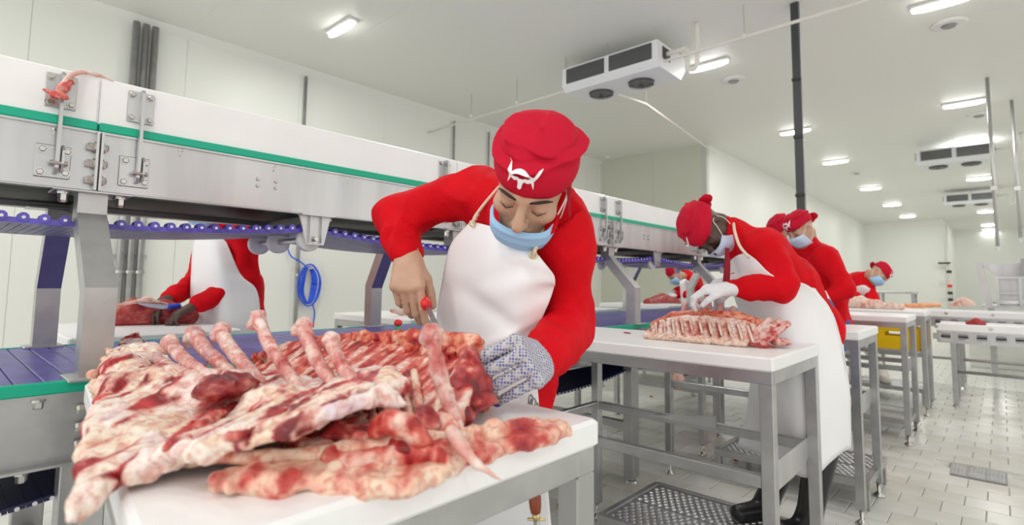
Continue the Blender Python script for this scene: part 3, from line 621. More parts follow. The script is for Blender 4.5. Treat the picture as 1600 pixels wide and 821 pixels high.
# dark pole
pl = thing('conduit_pole', 'dark grey upright conduit pole from floor to ceiling behind the red caps', 'pole', (-1.21, 4.93, 0))
MB().cbox((-1.245, 4.90, 0), (-1.185, 4.955, CZ), .004).build('post', 'cond', pl)
MB().box((-1.185, 4.915, .6), (-1.178, 4.935, CZ)).build('cable_strip', 'steeld', pl)
for z in (1.9, 2.4, 2.9): MB().cbox((-1.25, 4.893, z), (-1.18, 4.90, z+.03), .002).build('clamp', 'black', pl)
# round air outlets / sensors
for x, y, r, l in ((-2.25, 6.35, .14, 'round white ceiling outlet beside the light nearest the large cooler'), (-.13, 9.9, .14, 'round white ceiling outlet just right of the right-hand row of lights'), (-.25, 6.25, .14, 'round white ceiling outlet at the top right corner of the view'), (-2.4, 9.9, .1, 'round white ceiling outlet beside the dark pole'), (-2.2, 13.4, .12, 'round white ceiling outlet in the middle row, farther back')):
    t = thing('ceiling_outlet', l, 'vent', (x, y, CZ), 'round ceiling outlets')
    MB().tube([(x, y, CZ), (x, y, CZ-.012), (x, y, CZ-.02)], [r, r, r*.8], 28).build('rim', 'plast', t, True); MB().tube([(x, y, CZ-.021), (x, y, CZ-.035)], [r*.45, r*.35], 20).build('cone', 'steeld', t)
t = thing('sprinkler', 'tiny round sensor in the corner between back wall and ceiling', 'sensor', (-5.5, 8.7, CZ)); MB().tube([(-5.5, 8.7, CZ), (-5.5, 8.7, CZ-.05)], [.05, .035], 14).build('body', 'plast', t)
# hanging grey conduits at right
for p0, p1, l in (((1548, 212, 8.2), (1568, 385, 8.2), 'pale grey conduit hanging from the ceiling right of the nearer right-hand cooler'), ((1585, 225, 9.4), (1596, 372, 9.4), 'pale conduit hanging at the extreme right edge')):
    a = at(*p0); b = at(*p1); t = thing('hanging_conduit', l, 'conduit', (a[0], a[1], CZ)); MB().tube([(a[0], a[1], CZ), (a[0], a[1], b[2])], .018, 10).build('tube', 'steel', t, True)
    MB().tube([(a[0], a[1], b[2]-.06), (a[0], a[1], b[2])], [.01, .03], 10).build('end_fitting', 'plast', t); MB().box((a[0]-.03, a[1]-.03, (a[2]+b[2])/2), (a[0]+.03, a[1]+.03, (a[2]+b[2])/2+.05)).build('clamp', 'plast', t)
# floor drain
dr = thing('floor_drain', 'rectangular steel drain grating set in the tiled floor at lower right', 'drain', (-.17, 4.53, 0))
MB().box((-.31, 4.40, -.012), (-.03, 4.67, -.004)).build('frame', 'steeld', dr)
for i in range(3):
    for j in range(2): MB().cbox((-.30+i*.089, 4.41+j*.126, -.006), (-.215+i*.089, 4.53+j*.126, .001), .003).build('grating_plate', 'steel', dr)
k = MB()
for i in range(14):
    for j in range(12): k.tube([(-.29+i*.0185, 4.425+j*.0215, .0), (-.29+i*.0185, 4.425+j*.0215, .003)], [.006, .003], 6)
k.build('stud', 'steel', dr, kind='stuff')
# processing conveyors at right
def rconv(x0, x1, y0, y1, zt, label, sl=True):
    t = thing('transfer_conveyor', label, 'conveyor', ((x0+x1)/2, (y0+y1)/2, 0), 'white-topped transfer conveyors at right')
    MB().cbox((x0, y0, zt-.07), (x1, y0+.02, zt), .004).build('guard_board', 'pe', t); MB().box((x0, y0+.02, zt-.03), (x1, y1-.02, zt-.02)).build('belt', 'pe', t); MB().cbox((x0, y1-.02, zt-.07), (x1, y1, zt), .004).build('guard_board', 'pe', t)
    zb = zt-.07; n = max(1, int((x1-x0)/.13)); fr = MB(); w = (x1-x0)/n
    fr.box((x0, y0+.004, zb-.025), (x1, y0+.012, zb)).box((x0, y0+.004, zb-.115), (x1, y0+.012, zb-.085))
    for i in range(n+1): xx = x0+i*w; fr.box((xx-.03, y0+.004, zb-.085), (xx+.03, y0+.012, zb-.025))
    fr.build('side_frame', 'steel', t); MB().box((x0, y1-.012, zb-.115), (x1, y1-.004, zb)).build('side_frame', 'steel', t); MB().box((x0, y0+.2, zb-.075), (x1, y0+.22, zb-.06)).build('slack_belt', 'beltd', t)
    for x in np.arange(x0+.1, x1, .8):
        for y in (y0+.03, y1-.07): MB().cbox((x, y, .03), (x+.04, y+.04, zb-.1), .002).build('leg', 'steelv', t); MB().tube([(x+.02, y+.02, 0), (x+.02, y+.02, .035)], [.03, .01], 12).build('levelling_foot', 'bolt', t)
    MB().tube([(x0+.1, y0+.05, .34), (x1, y0+.05, .32)], .016, 10).build('lower_rail', 'steelv', t, True)
    bolts(t, [(x0+i*w, y0, zt-.03) for i in range(0, n, 3)], (0, -1, 0), .012, .008)
    return t
rconv(-.50, 2.2, 6.8, 7.3, .80, 'nearer low white transfer conveyor with slotted steel side, at the right edge')
rconv(-1.3, 2.2, 8.0, 8.5, .885, 'farther raised white transfer conveyor behind the low one at the right edge')
# low walls (kerbs) beyond
for y, h in ((10.4, .42), (12.5, .62)): struct('trim_%d' % (3 if y < 11 else 4), MB().cbox((-.4, y, 0), (4, y+.15, h), .01), 'tile')
# hopper machine
mc = thing('hopper_machine', 'steel processing machine with open hopper at the right edge', 'machine', (.05, 9.6, 0))
MB().prism([(-.26, 1.50), (-.19, 1.50), (-.10, .93), (-.17, .93)], 1, 9.5, 10.1).build('side_cheek', 'steel', mc)
MB().prism([(-.22, 1.48), (.6, 1.52), (.45, 1.30), (-.03, 1.30)], 1, 10.0, 10.02).build('hopper_back', 'steel', mc)
MB().box((-.06, 9.5, 1.28), (.6, 9.54, 1.305)).build('upper_bar', 'steel', mc); MB().box((-.06, 9.5, 1.08), (.6, 9.54, 1.10)).build('lower_bar', 'steel', mc)
for x in (-.06, .16, .38, .56): MB().box((x, 9.49, .9), (x+.03, 9.53, 1.30)).build('upright', 'steel', mc)
MB().box((-.05, 9.7, .93), (.6, 9.72, 1.28)).build('back_panel', 'steel', mc); MB().prism([(.2, 1.54), (.6, 1.58), (.6, 1.34), (.18, 1.32)], 1, 9.6, 9.62).build('hopper_flap', 'steeld', mc)
for x in (-.15, .5): MB().box((x, 9.5, 0), (x+.06, 9.56, .93)).build('leg', 'steelv', mc); MB().box((x, 10.0, 0), (x+.06, 10.06, .93)).build('leg', 'steelv', mc)
MB().box((-.2, 9.48, .89), (.65, 10.1, .93)).build('bed', 'steel', mc)
s = SDF().ell((.12, 9.72-.12, .965), (.22, .09, .045)).ell((.36, 9.6, .965), (.2, .09, .04)); tag(s.mesh('plastic_liner', .014, 'pe', disp=lambda P: .01*noise(P, 18, 3, 2)), 'white crumpled plastic liner lying on the machine bed at right', 'liner')
# distant bench and valve pipes
t = thing('side_bench', 'pale steel bench far back, behind the farthest bent butcher', 'bench', (-1.35, 12, 0)); MB().cbox((-1.75, 11.8, 1.03), (-1.14, 12.4, 1.07)).build('bench_top', 'steel', t)
for x in (-1.7, -1.2):
    for y in (11.85, 12.32): MB().box((x, y, 0), (x+.04, y+.04, 1.03)).build('leg', 'steelv', t)
t = thing('wash_station', 'slim wall pipe with dark valves at the far wall corner', 'tap', (-1.52, 24.5, 0)); MB().tube([(-1.38, 24.6, 0), (-1.38, 24.6, 3.4)], .03, 10).build('pipe', 'pvc', t, True); MB().tube([(-1.30, 24.4, .6), (-1.30, 24.4, 2.0)], .02, 10).build('drop_pipe', 'pvc', t, True)
MB().box((-1.65, 24.45, 1.98), (-1.30, 24.55, 2.04)).build('valve_arm', 'black', t)
for z in (1.7, 1.2, .95, .72): MB().tube([(-1.42, 24.3, z), (-1.28, 24.3, z)], .05, 8).build('valve', 'black' if z != 1.2 else 'knifer', t)
# yellow crates under the fourth table
def crate(x0, y0, z0, label, w=.42, d=.28, h=.2):
    t = thing('plastic_crate', label, 'crate', (x0+w/2, y0+d/2, z0), 'yellow meat crates'); x1, y1, z1 = x0+w, y0+d, z0+h; th = .008
    MB().box((x0+.02, y0+.02, z0), (x1-.02, y1-.02, z0+.01)).build('base', 'yellow', t)
    def wl(a, b, n): # sloping wall with a hand hole
        a = np.array(a); b = np.array(b); n = np.array(n, float); u = b-a; mb = MB()
        def q(s0, s1, h0, h1):
            P = []
            for hh, ss in ((h0, s0), (h0, s1), (h1, s1), (h1, s0)):
                o = n*(.02*(1-hh)); P.append((*(a+u*ss)[:2]+o[:2], z0+h*hh))
            P2 = [tuple(np.array(p)+n*th) for p in P]; mb.hexa([P[0], P[1], P2[1], P2[0], P[3], P[2], P2[2], P2[3]])
        q(0, 1, 0, .62); q(0, .33, .62, .82); q(.67, 1, .62, .82); q(0, 1, .82, 1); mb.build('crate_wall', 'yellow', t)
    wl((x0, y0, 0), (x1, y0, 0), (0, 1, 0)); wl((x1, y1, 0), (x0, y1, 0), (0, -1, 0)); wl((x0, y1, 0), (x0, y0, 0), (1, 0, 0)); wl((x1, y0, 0), (x1, y1, 0), (-1, 0, 0))
    MB().box((x0-.01, y0-.01, z1-.012), (x1+.01, y0+.002, z1)).box((x0-.01, y1-.002, z1-.012), (x1+.01, y1+.01, z1)).box((x0-.01, y0, z1-.012), (x0+.002, y1, z1)).box((x1-.002, y0, z1-.012), (x1+.01, y1, z1)).build('rim', 'yellow', t)
    return t
crate(-.98, 6.16, .575, 'yellow plastic crate on the shelf behind the fourth cutting table')
MB().box((-1.06, 6.14, .565), (-.54, 6.5, .575)).build('crate_shelf', 'steel', T5)
# ================================================================ PEOPLE
def frame(f, uh):
    f = nrm(f); u = nrm(np.array(uh, float)-f*(np.array(uh)@f)); l = np.cross(u, f); return np.array([l, f, u])   # rows: left, forward, up
CR = np.array([math.cos(yaw), math.sin(yaw), 0.]); CV = np.array([-math.sin(yaw), math.cos(yaw), 0.]); Zv = np.array([0, 0, 1.])
def cdir(r, u, t): return nrm(CR*r+Zv*u-CV*t)      # a direction given as rightward, upward, toward the viewer
def head_sdf(s, c, A, nb, sc=1., eyes=True):
    H = lambda x, y, z: np.array(c)+A.T@(np.array([x, y, z])*sc)
    e = lambda p, r, k=.015, sub=0: s.ell(H(*p), np.array(r)*sc, k*sc, A, sub)
    e((0, -.012, .038), (.074, .090, .073)); e((0, .03, -.025), (.062, .062, .085), .03); e((0, .048, -.078), (.046, .042, .036), .03); s.cap(H(-.018, .075, -.100), H(.018, .075, -.100), .018*sc, .018*sc, .03*sc)
    for x in (-1, 1):
        e((x*.042, .066, -.022), (.024, .022, .02), .02); e((x*.033, .096, .002), (.019, .013, .013), .014, 1); e((x*.033, .080, .001), (.016, .013, .0125), .005)
        s.cap(H(x*.012, .090, .020), H(x*.048, .078, .018), .0085*sc, .006*sc, .012*sc); e((x*.0105, .102, -.036), (.008, .009, .007), .008)
        e((x*.076, -.006, .010), (.008, .017, .028), .008); e((x*.082, .000, .008), (.004, .008, .017), .006, 1)
    s.cap(H(0, .090, .012), H(0, .118, -.030), .0080*sc, .0125*sc, .012*sc)
    e((0, .092, -.060), (.024, .009, .006), .008); e((0, .089, -.070), (.021, .01, .007), .008)
    s.cap(H(0, -.022, -.05), nb, .054*sc, .062*sc, .03); return H
def hand_sdf(s, w, d, n, side, curl=(.6, .7, .8, .8), sc=1., thumb=(.5, .6, .4), spread=.06, g=0., tips=None, kk=.004, ang=None, ow=1.):
    """w wrist, d pointing direction, n palm side normal, side +1 when the thumb lies toward cross(d, n)"""
    d = nrm(d); n = nrm(np.array(n)-d*(np.array(n)@d)); t = np.cross(d, n)*side; W = np.array(w)
    s.fcap(W-d*.01*sc, W+d*.028*sc, (.021+g)*sc, (.022+g)*sc, t, 1.35, .012); L = [(.050, .028, .021), (.055, .032, .022), (.050, .030, .021), (.038, .022, .018)]; off = [.0285*ow, .0095*ow, -.0095*ow, -.0275*ow]; r0 = [.0098, .0102, .0098, .0086]; base = [.088, .091, .086, .077]
    for i in range(4):
        k = W+(d*base[i]+t*off[i])*sc; s.cap(W+(d*.018+t*off[i]*.65)*sc, k, (.0155+g)*sc, (.0125+g)*sc, .012)
    for i in range(4):
        k = W+(d*base[i]+t*off[i])*sc; a = curl[i]*.75 if ang is None else ang[i][0]; p = k; dd0 = nrm(d+t*spread*(1.5-i)*.7)
        for j in range(3):
            v = dd0*math.cos(a)+n*math.sin(a); q = p+v*L[i][j]*sc; r = r0[i]-.0009*j; s.cap(p, q, (r+g)*sc, (r-.0008+g)*sc, kk if j == 0 else .003)
            if tips is not None and j == 2: tips.append((p+(q-p)*.35, q, (r+g)*sc))
            p = q; a += curl[i]*(1.05 if j == 0 else .75) if ang is None else (ang[i][j+1] if j < 2 else 0)
    b = W+(d*.022+t*.024)*sc; a1 = thumb[0]; v1 = nrm(d*math.cos(a1)+t*math.sin(a1)+n*thumb[1]*.6); p1 = b+v1*.042*sc; v2 = nrm(d*math.cos(a1*.4)+t*math.sin(a1*.4)+n*thumb[1]); p2 = p1+v2*.034*sc; v3 = nrm(v2+n*thumb[2]-t*thumb[2]*.6); p3 = p2+v3*.026*sc
    s.cap(W+(d*.01+t*.01)*sc, p1, (.016+g)*sc, (.0135+g)*sc, .012); s.cap(p1, p2, (.0125+g)*sc, (.0115+g)*sc, .004); s.cap(p2, p3, (.0113+g)*sc, (.0098+g)*sc, .003)
    if tips is not None: tips.append((p2+(p3-p2)*.3, p3, (.0105+g)*sc))
def cap_sdf(c, A, sc=1., kind=0):
    """tied bandana cap: a wide band round the brow, a soft crown above it"""
    s = SDF(); H = lambda x, y, z: np.array(c)+A.T@(np.array([x, y, z])*sc)
    s.ell(H(0, -.010, .050), np.array((.088, .106, .074))*sc, .01, A)
    s.ell(H(0, -.018, .090), np.array((.076, .080, .042))*sc, .02, A); s.fcap(H(.004, .020, .096), H(.004, -.040, .100), .022*sc, .026*sc, A[0], 2.2, .02*sc)
    return s, H
def make_cap(P, c, A, sc, h, hang=None, flip=1):
    s, H = cap_sdf(c, A, sc); Ai = A.T
    def loc(Q): return ((Q-np.array(c))@A.T)/sc
    def disp(Q):
        q = loc(Q); ang = np.arctan2(q[..., 0], q[..., 1]); zz = q[..., 2]
        f = .0025*np.sin(zz*150+2.2*np.sin(ang*1.5+.6)+ang*1.2)*np.clip((zz-.062)/.03, 0, 1)+.004*noise(Q, 22/sc, 5, 2)*np.clip((zz-.05)/.03, 0, 1)
        f += .008*np.exp(-((zz-.088-.014*np.sin(ang*1.3))/.007)**2)+.005*np.exp(-((zz-.106-.012*np.sin(ang*1.1+2))/.006)**2)-.004*np.exp(-((zz-.098-.014*np.sin(ang*1.3))/.004)**2); return f*sc
    def clip(Q):
        q = loc(Q); low = .0285+.012*np.clip(-q[..., 1]/.1, -1, 1)*1.0-.028*np.clip(-q[..., 1]/.1, 0, 1); inner = 1-np.linalg.norm((q-np.array([0, -.012, .040]))/np.array([.077, .094, .074]), axis=-1)
        return np.maximum((low-q[..., 2])*sc, inner*.08*sc)
    o = s.mesh('cap', h, 'redcap', P, disp=disp, clip=clip)
    k = SDF(); kb = H(.008*flip, -.110, .010)
    k.ell(kb, np.array((.026, .020, .022))*sc, .008, A); k.ell(H(.042*flip, -.116, .030), np.array((.038, .015, .028))*sc, .01, A); k.ell(H(-.030*flip, -.118, .018), np.array((.036, .015, .024))*sc, .01, A)
    kn = k.mesh('knot', max(h, .003), 'redcap', o, disp=lambda Q: .003*noise(Q, 60, 2, 2))
    s.disp = disp; return o, H, s
def on_cap(s, H, A, c, ang, z, sc, off):
    """march from the head axis out to the cap's skin"""
    dloc = np.array([math.sin(ang), math.cos(ang), 0]); D = A.T@dloc; o0 = H(0, -.01, z); ts = np.linspace(.02, .2, 181)*sc; P = o0+ts[:, None]*D; v = s.evalp(P)-s.disp(P); i = np.argmax(v > 0); return P[i]+D*off
def emblem(par, s, H, A, c, sc, z0, size, label='white bull-head emblem with horns and a ring', a0=0):
    """longhorn skull with raised horns under an arch, flat white print on the band"""
    def strip(mb, pts, ws):
        L = []; 
        for i, (x, y) in enumerate(pts):
            a = np.array(pts[max(i-1, 0)]); b = np.array(pts[min(i+1, len(pts)-1)]); t = b-a; t = t/(np.hypot(*t)+1e-9); n = np.array([-t[1], t[0]])*ws[i]/2; L += [(x+n[0], y+n[1]), (x-n[0], y-n[1])]
        b0 = len(mb.v)
        mb.add([P3(*q) for q in L], [(2*i, 2*i+1, 2*i+3, 2*i+2) for i in range(len(pts)-1)])
    def P3(u, v): return on_cap(s, H, A, c, a0-u*size/(.105*sc), z0+v*size/sc, sc, .0046)
    mb = MB()
    head = [(0, .02), (-.10, .06), (-.30, .12), (-.24, .02), (-.14, -.06), (-.10, -.16), (-.09, -.34), (-.03, -.42), (.03, -.42), (.09, -.34), (.10, -.16), (.14, -.06), (.24, .02), (.30, .12), (.10, .06)]
    mb.add([P3(*p) for p in head], [(0, i, i+1) for i in range(1, len(head)-1)]+[(0, len(head)-1, 1)])
    for sg in (-1, 1):
        strip(mb, [(sg*x, y) for x, y in ((.12, .05), (.30, .02), (.50, .10), (.66, .30), (.80, .50), (.96, .60))], [.16, .20, .20, .17, .11, .02]); strip(mb, [(sg*x, y) for x, y in ((.50, .10), (.56, -.08), (.60, -.28))], [.16, .09, .01])
    strip(mb, [(.50*math.cos(t), .12+.30*math.sin(t)) for t in np.linspace(0, math.pi, 21)], [.11]*21)
    o = mb.build('emblem', 'pe', par, label=label); return o
def mask_sheet(P, H, m, sc=1., full=False):
    rows = []
    rws = ((-.018, .0, .121, .066), (-.038, 0, .126, .072), (-.065, 0, .117, .072), (-.092, 0, .106, .064), (-.112, 0, .088, .050)) if not full else ((-.046, .0, .113, .068), (-.060, 0, .116, .072), (-.080, 0, .114, .071), (-.104, 0, .106, .064), (-.124, 0, .082, .050))
    for z, spread, dep, wd in rws:
        row = []
        for k in range(-3, 4):
            a = k/3; x = wd*math.sin(a*1.45)/math.sin(1.45); y = dep-(.060 if abs(a) > .9 else .052)*abs(a)**2.1; zz = z+(.006 if z > -.03 else -.0)*(1-abs(a)*1.9); row.append(H(x, y, zz))
        rows.append(row)
    return sheet('face_mask', rows, 4, 4, .003*sc, m, P, fold=lambda u, v, G: .0016*np.sin(v*22)*np.sin(u*math.pi))
def loops(P, H, mk, both=(-1, 1), r=.0016):
    for x in both:
        MB().tube(crom([H(x*.070, .062, -.022), H(x*.077, .035, .0), H(x*.078, .006, .02), H(x*.080, -.018, .0), H(x*.078, -.014, -.035), H(x*.074, .02, -.072), H(x*.060, .052, -.098)], 5), r, 6).build('ear_loop', 'loop', mk, True)
def sleeve_disp(a, b, c, amp=.006, f=26, s=1):
    def fn(P):
        out = np.zeros(P.shape[:-1])
        for p, q, dense in ((a, b, .6), (b, c, 1.)):
            p = np.array(p); q = np.array(q); d = q-p; L = np.linalg.norm(d); d = d/L; t = (P-p)@d; rd = np.linalg.norm(P-p-t[..., None]*d, axis=-1)
            w = np.clip(1-np.abs(t/L-.5)*1.1, 0, 1)*np.clip(1-(rd-.03)/.06, 0, 1)
            e1 = nrm(np.cross(d, (.3, .2, 1))); e2 = np.cross(d, e1); dv = P-p; v = noise(np.stack([t*f+8*(dv@e1), (dv@e1)*11, (dv@e2)*11], -1), 1., s, 2); out = out+w*amp*dense*(1-3.0*np.abs(v))
        return out
    return fn
def person(label, J, hd, hsc=1., skin='skin', h=.009, faceh=None, cap=True, mask='mask', gloves=('gw', 'gw'), hands=None, legs=True, apron=None, trousers='jean', boots='boot', group='butchers in red', emb=True, shirt_disp=True, headmat=None, embang=0.0, lowmask=False, embsize=.055):
    """J: joints in world space. One skin-coloured body from head to feet, clothing as its children."""
    foot = (np.array(J['ankL'])+np.array(J['ankR']))/2
    P = thing('person', label, 'person', (foot[0], foot[1], PZ), group)
    A = frame(*hd); c = np.array(J['head']); nb = np.array(J['neck']); ch = np.array(J['chest']); pv = np.array(J['pelvis']); sR, eR, wR, sL, eL, wL = [np.array(J[k]) for k in ('shR', 'elR', 'wrR', 'shL', 'elL', 'wrL')]
    across = nrm(sL-sR); s = SDF(); faceh = faceh or h*.55
    body = SDF(); H = head_sdf(body, c, A, nb, hsc)
    bh = head_sdf(s, c, A, nb, hsc)
    s.cap(nb, ch, .05, .06, .03); s.cap(sR, sL, .035, .035, .03); s.fcap(ch, pv, .085, .09, across, 1.4, .05)
    for a, b, w_ in ((sR, eR, wR), (sL, eL, wL)): s.cap(a, b, .036, .03, .02); s.cap(b, w_, .030, .023, .01)
    hp = across*.085
    for k, sg in (('R', -1), ('L', 1)):
        hj = pv+hp*sg; kn = np.array(J['kn'+k]); an = np.array(J['ank'+k]); s.cap(hj, kn, .066, .045, .03); s.cap(kn, an, .043, .03, .01); fd = np.array(J.get('toe', cdir(-1, 0, .3))); s.cap(an-Zv*.02, an+fd*.12-Zv*.035, .028, .02, .01)
    tips = {}
    for k in ('R', 'L'):
        if hands and hands.get(k):
            hh = dict(hands[k]); gl = gloves[0 if k == 'R' else 1]; w_ = J['wr'+k]
            if gl is None: hand_sdf(s, w_, **hh)
            else:
                hand_sdf(s, w_, **{**hh, 'g': -.003}); g = SDF(); tl = []; hand_sdf(g, w_, **{**hh, 'g': .0008}, tips=tl); el = J['el'+k]; dd = nrm(np.array(el)-w_); g.fcap(np.array(w_)-dd*.01, np.array(w_)+dd*(.035 if gl == 'glove' else .022), .028, .031 if gl == 'glove' else .029, np.cross(dd, hh['n']), 1.12, .01); tips[k] = (g, tl, gl)
    body = s.mesh('body', h*.6 if h < .012 else h*.8, M[headmat or skin], P)
    for k, (g, tl, gl) in tips.items():
        go = g.mesh('glove', min(h*.5, .006), gl, P)
        if gl == 'glove':
            for a, b, r in tl: SDF().cap(a+(b-a)*.35, b, r*.93, r*.96, .001).mesh('printed_fingertip', .0022, 'gtip', go)
    # shirt
    t = SDF(); wa = pv+(ch-pv)*.45
    t.fcap(ch, wa, .112, .108, across, 1.42, .05).fcap(wa, pv-Zv*.07, .108, .124, across, 1.38, .05); t.cap(sR+across*.05, sL-across*.05, .066, .066, .05); t.cap(nb+(c-nb)*.45, nb, .060*hsc, .070, .02); t.cap(nb, ch, .070, .09, .04)
    for a, b, w_ in ((sR, eR, wR), (sL, eL, wL)):
        t.cap(a, b, .062, .052, .04); t.cap(b, b+(w_-b)*.86, .052, .037, .02)
        e = b+(w_-b)*.86; t.cap(e, e+(w_-b)*.07, .036, .034, .004)
    d1 = sleeve_disp(sR, eR, wR, .012, 22, 1); d2 = sleeve_disp(sL, eL, wL, .012, 22, 4)
    sd = (lambda Q: d1(Q)+d2(Q)+.012*(1-2.6*np.abs(noise(Q*np.array([1, 1, .6]), 9, 9, 2)))) if shirt_disp else None
    t.cap(c-A[2]*.05*0-A[1]*.0+(nb-c)*.55, nb, .06*hsc, .07, .02) if False else None
    sh = t.mesh('shirt', h, 'red', P, disp=sd, clip=lambda Q: np.minimum(-(((Q-(nb+(c-nb)*.50))@nrm(nb-c))), .105-np.linalg.norm(Q-(nb+(c-nb)*.5), axis=-1)))
    # collar
    ca = nb+(c-nb)*.48; ax = nrm(c-nb); e1 = nrm(np.cross(ax, A[1])); e2 = np.cross(e1, ax)
    MB().tube([ca+(e1*math.cos(a)*.063+e2*math.sin(a)*.066)*hsc-ax*.006*math.sin(a*2) for a in np.linspace(0, 2*math.pi, 33)], .012, 8, False).build('collar', 'red', sh, True)
    if legs:
        q = SDF(); q.fcap(pv-Zv*.01, pv-Zv*.07, .105, .100, across, 1.25, .03)
        for k, sg in (('R', -1), ('L', 1)):
            hj = pv+hp*sg-Zv*.04; kn = np.array(J['kn'+k]); an = np.array(J['ank'+k]); q.cap(hj, kn, .088, .064, .03); q.cap(kn, kn+(an-kn)*.40, .062, .050, .02)
            b = SDF(); fd = np.array(J.get('toe', cdir(-1, 0, .3))); fd = nrm(fd*[1, 1, 0]); z0 = an[2]-.075; bt = kn+(an-kn)*.10
            b.cap(bt, an, .066, .047, .02); b.cap(an, (an[0], an[1], z0+.045), .045, .042, .02); b.fcap(np.array([an[0], an[1], z0+.04])+fd*.02, np.array([an[0], an[1], z0+.032])+fd*.15, .036, .030, np.cross(fd, Zv), 1.35, .03)
            b.fcap(np.array([an[0], an[1], z0+.012])-fd*.03, np.array([an[0], an[1], z0+.012])+fd*.155, .012, .012, np.cross(fd, Zv), 3.3, .008)
            b.mesh('boot', max(.006, h*.7), boots, P, clip=lambda Q, z0=z0: z0-Q[..., 2])
        q.mesh('trousers', max(h, .01), trousers, P, disp=lambda Q: .006*noise(Q, 9, 4, 2))
    cp = mk = None
    if cap:
        cp, HH, cs = make_cap(P, c, A, hsc, faceh, flip=1)
        if emb: emblem(cp, cs, HH, A, c, hsc, .072, embsize*hsc, a0=embang)
    if mask: mk = mask_sheet(P, H, mask, hsc, lowmask); loops(P, H, mk, (1,) if lowmask else (-1, 1))
    for x in (-1, 1): MB().tube([H(x*.014, .0975, .0215), H(x*.03, .0955, .0275), H(x*.046, .085, .0265), H(x*.056, .074, .020)], [.002, .0036, .0032, .0012], 8).build('eyebrow', 'hair', P, True)
    for x in (-1, 1): MB().tube([H(x*.019, .0905, -.004), H(x*.033, .0945, -.0085), H(x*.048, .084, -.004)], [.0008, .0014, .0008], 6).build('eyelash', 'hair', P, True)
    return P, H, A, cp, mk, sh
def straps(P, ap, pts_list, r=.006):
    for pts in pts_list: MB().tube(crom(pts, 6), r, 8).build('neck_strap', 'strap', ap, True)
# ---------------------------------------------------------------- foreground butcher
J = dict(head=at(833, 281, .85), neck=at(842, 325, .955), chest=at(800, 375, .985)+np.array([0, .05, 0]), pelvis=at(778, 560, 1.06),
         shR=at(742, 303, .99), elR=at(617, 340, .915), wrR=at(638, 402, .855), shL=at(880, 360, .955), elL=at(893, 508, 1.01), wrL=at(843, 564, .785),
         knL=(-.86, .98, .52), knR=(-1.06, 1.0, .52), ankL=(-.86, 1.10, .235), ankR=(-1.10, 1.12, .235), toe=(0, -1, 0))
hf = cdir(-.27, -.80, .66)
dR = nrm(at(650, 478, .79)-at(638, 403, .835)); 
HANDS = dict(R=dict(d=cdir(.10, -.80, .58), n=cdir(.16, -.58, -.80), side=1, ang=[(.55, .35, .25), (.8, .75, .5), (.9, .85, .5), (.95, .9, .5)], thumb=(.35, .85, .2), sc=1.16, spread=.0, kk=.002),
             L=dict(d=cdir(-.30, .12, .94), n=cdir(-.86, -.48, -.10), side=-1, ang=[(1.2, .25, .3), (1.25, .28, .3), (1.3, .3, .3), (1.35, .35, .3)], thumb=(.2, .9, .3), sc=1.08, spread=.02, kk=0, ow=1.24))
HERO, HH, HA, hcap, hmask, hshirt = person('man in crimson bull-emblem cap, blue mask and red shirt cutting the foreground carcass', J, (hf, Zv+CR*.26), 1.0, h=.0065, faceh=.003, gloves=(None, 'glove'), hands=HANDS, apron=1, boots='bootw', headmat='skinf', embang=-.10, lowmask=True, embsize=.043)
# apron, a stiff white bib hung from the neck by two straps
net = [[at(735, 346, .905), at(772, 356, .872), at(808, 378, .862), at(843, 399, .868)],
       [at(704, 384, .935), at(760, 392, .862), at(812, 402, .850), at(866, 432, .885)],
       [at(690, 440, .955), at(750, 445, .870), at(806, 450, .850), at(865, 452, .905)],
       [at(683, 492, .965), at(745, 500, .880), at(798, 505, .850), at(846, 500, .905)],
       [at(690, 560, .965), at(745, 560, .880), at(790, 560, .845), at(836, 548, .900)],
       [at(700, 640, .96), at(752, 640, .880), at(795, 640, .850), at(842, 632, .90)],
       [(-1.17, .97, .60), (-1.02, .90, .60), (-.88, .88, .60), (-.72, .93, .60)],
       [(-1.20, .98, .36), (-1.04, .91, .36), (-.88, .89, .36), (-.69, .94, .36)]]
def hfold(u, v, G):
    f = .006*noise(G, 7, 2, 2)+.010*np.exp(-((v-.40-.25*(u-.5))/.045)**2)*np.sin(u*math.pi)-.009*np.exp(-((v-.50+.2*(u-.6))/.03)**2)*np.sin(u*math.pi)
    return f+.006*np.sin(u*14+v*6)*np.clip(v-.45, 0, 1)+.004*np.sin(v*40+u*9)*np.clip(1-np.abs(v-.25)*5, 0, 1)*u
apr = sheet('apron', net, 16, 14, .0025, 'white', HERO, fold=hfold)
for p in (at(739, 350, .898), at(833, 399, .862)):
    MB().tube([p+CV*-.006+(CR*math.cos(a)+Zv*math.sin(a))*.0075 for a in np.linspace(0, 2*math.pi, 17)], .0022, 6, False).build('eyelet', 'brass', apr, True)
straps(HERO, apr, [[at(739, 349, .893), at(743, 338, .893), at(758, 318, .90), at(776, 297, .915), at(792, 280, .97)], [at(834, 398, .855), at(838, 385, .855), at(845, 368, .862), at(856, 345, .89), at(866, 325, .95)]], .0042)
for a, b in (((739, 349, .890), (748, 333, .892)), ((834, 398, .852), (841, 376, .853))):
    a = at(*a); b = at(*b); MB().tube([a+(b-a)*t+CR*.0028*math.sin(t*18)+CV*.0028*math.cos(t*18) for t in np.linspace(0, 1, 24)], .0022, 6).build('cord_twist', 'strap', apr, True)
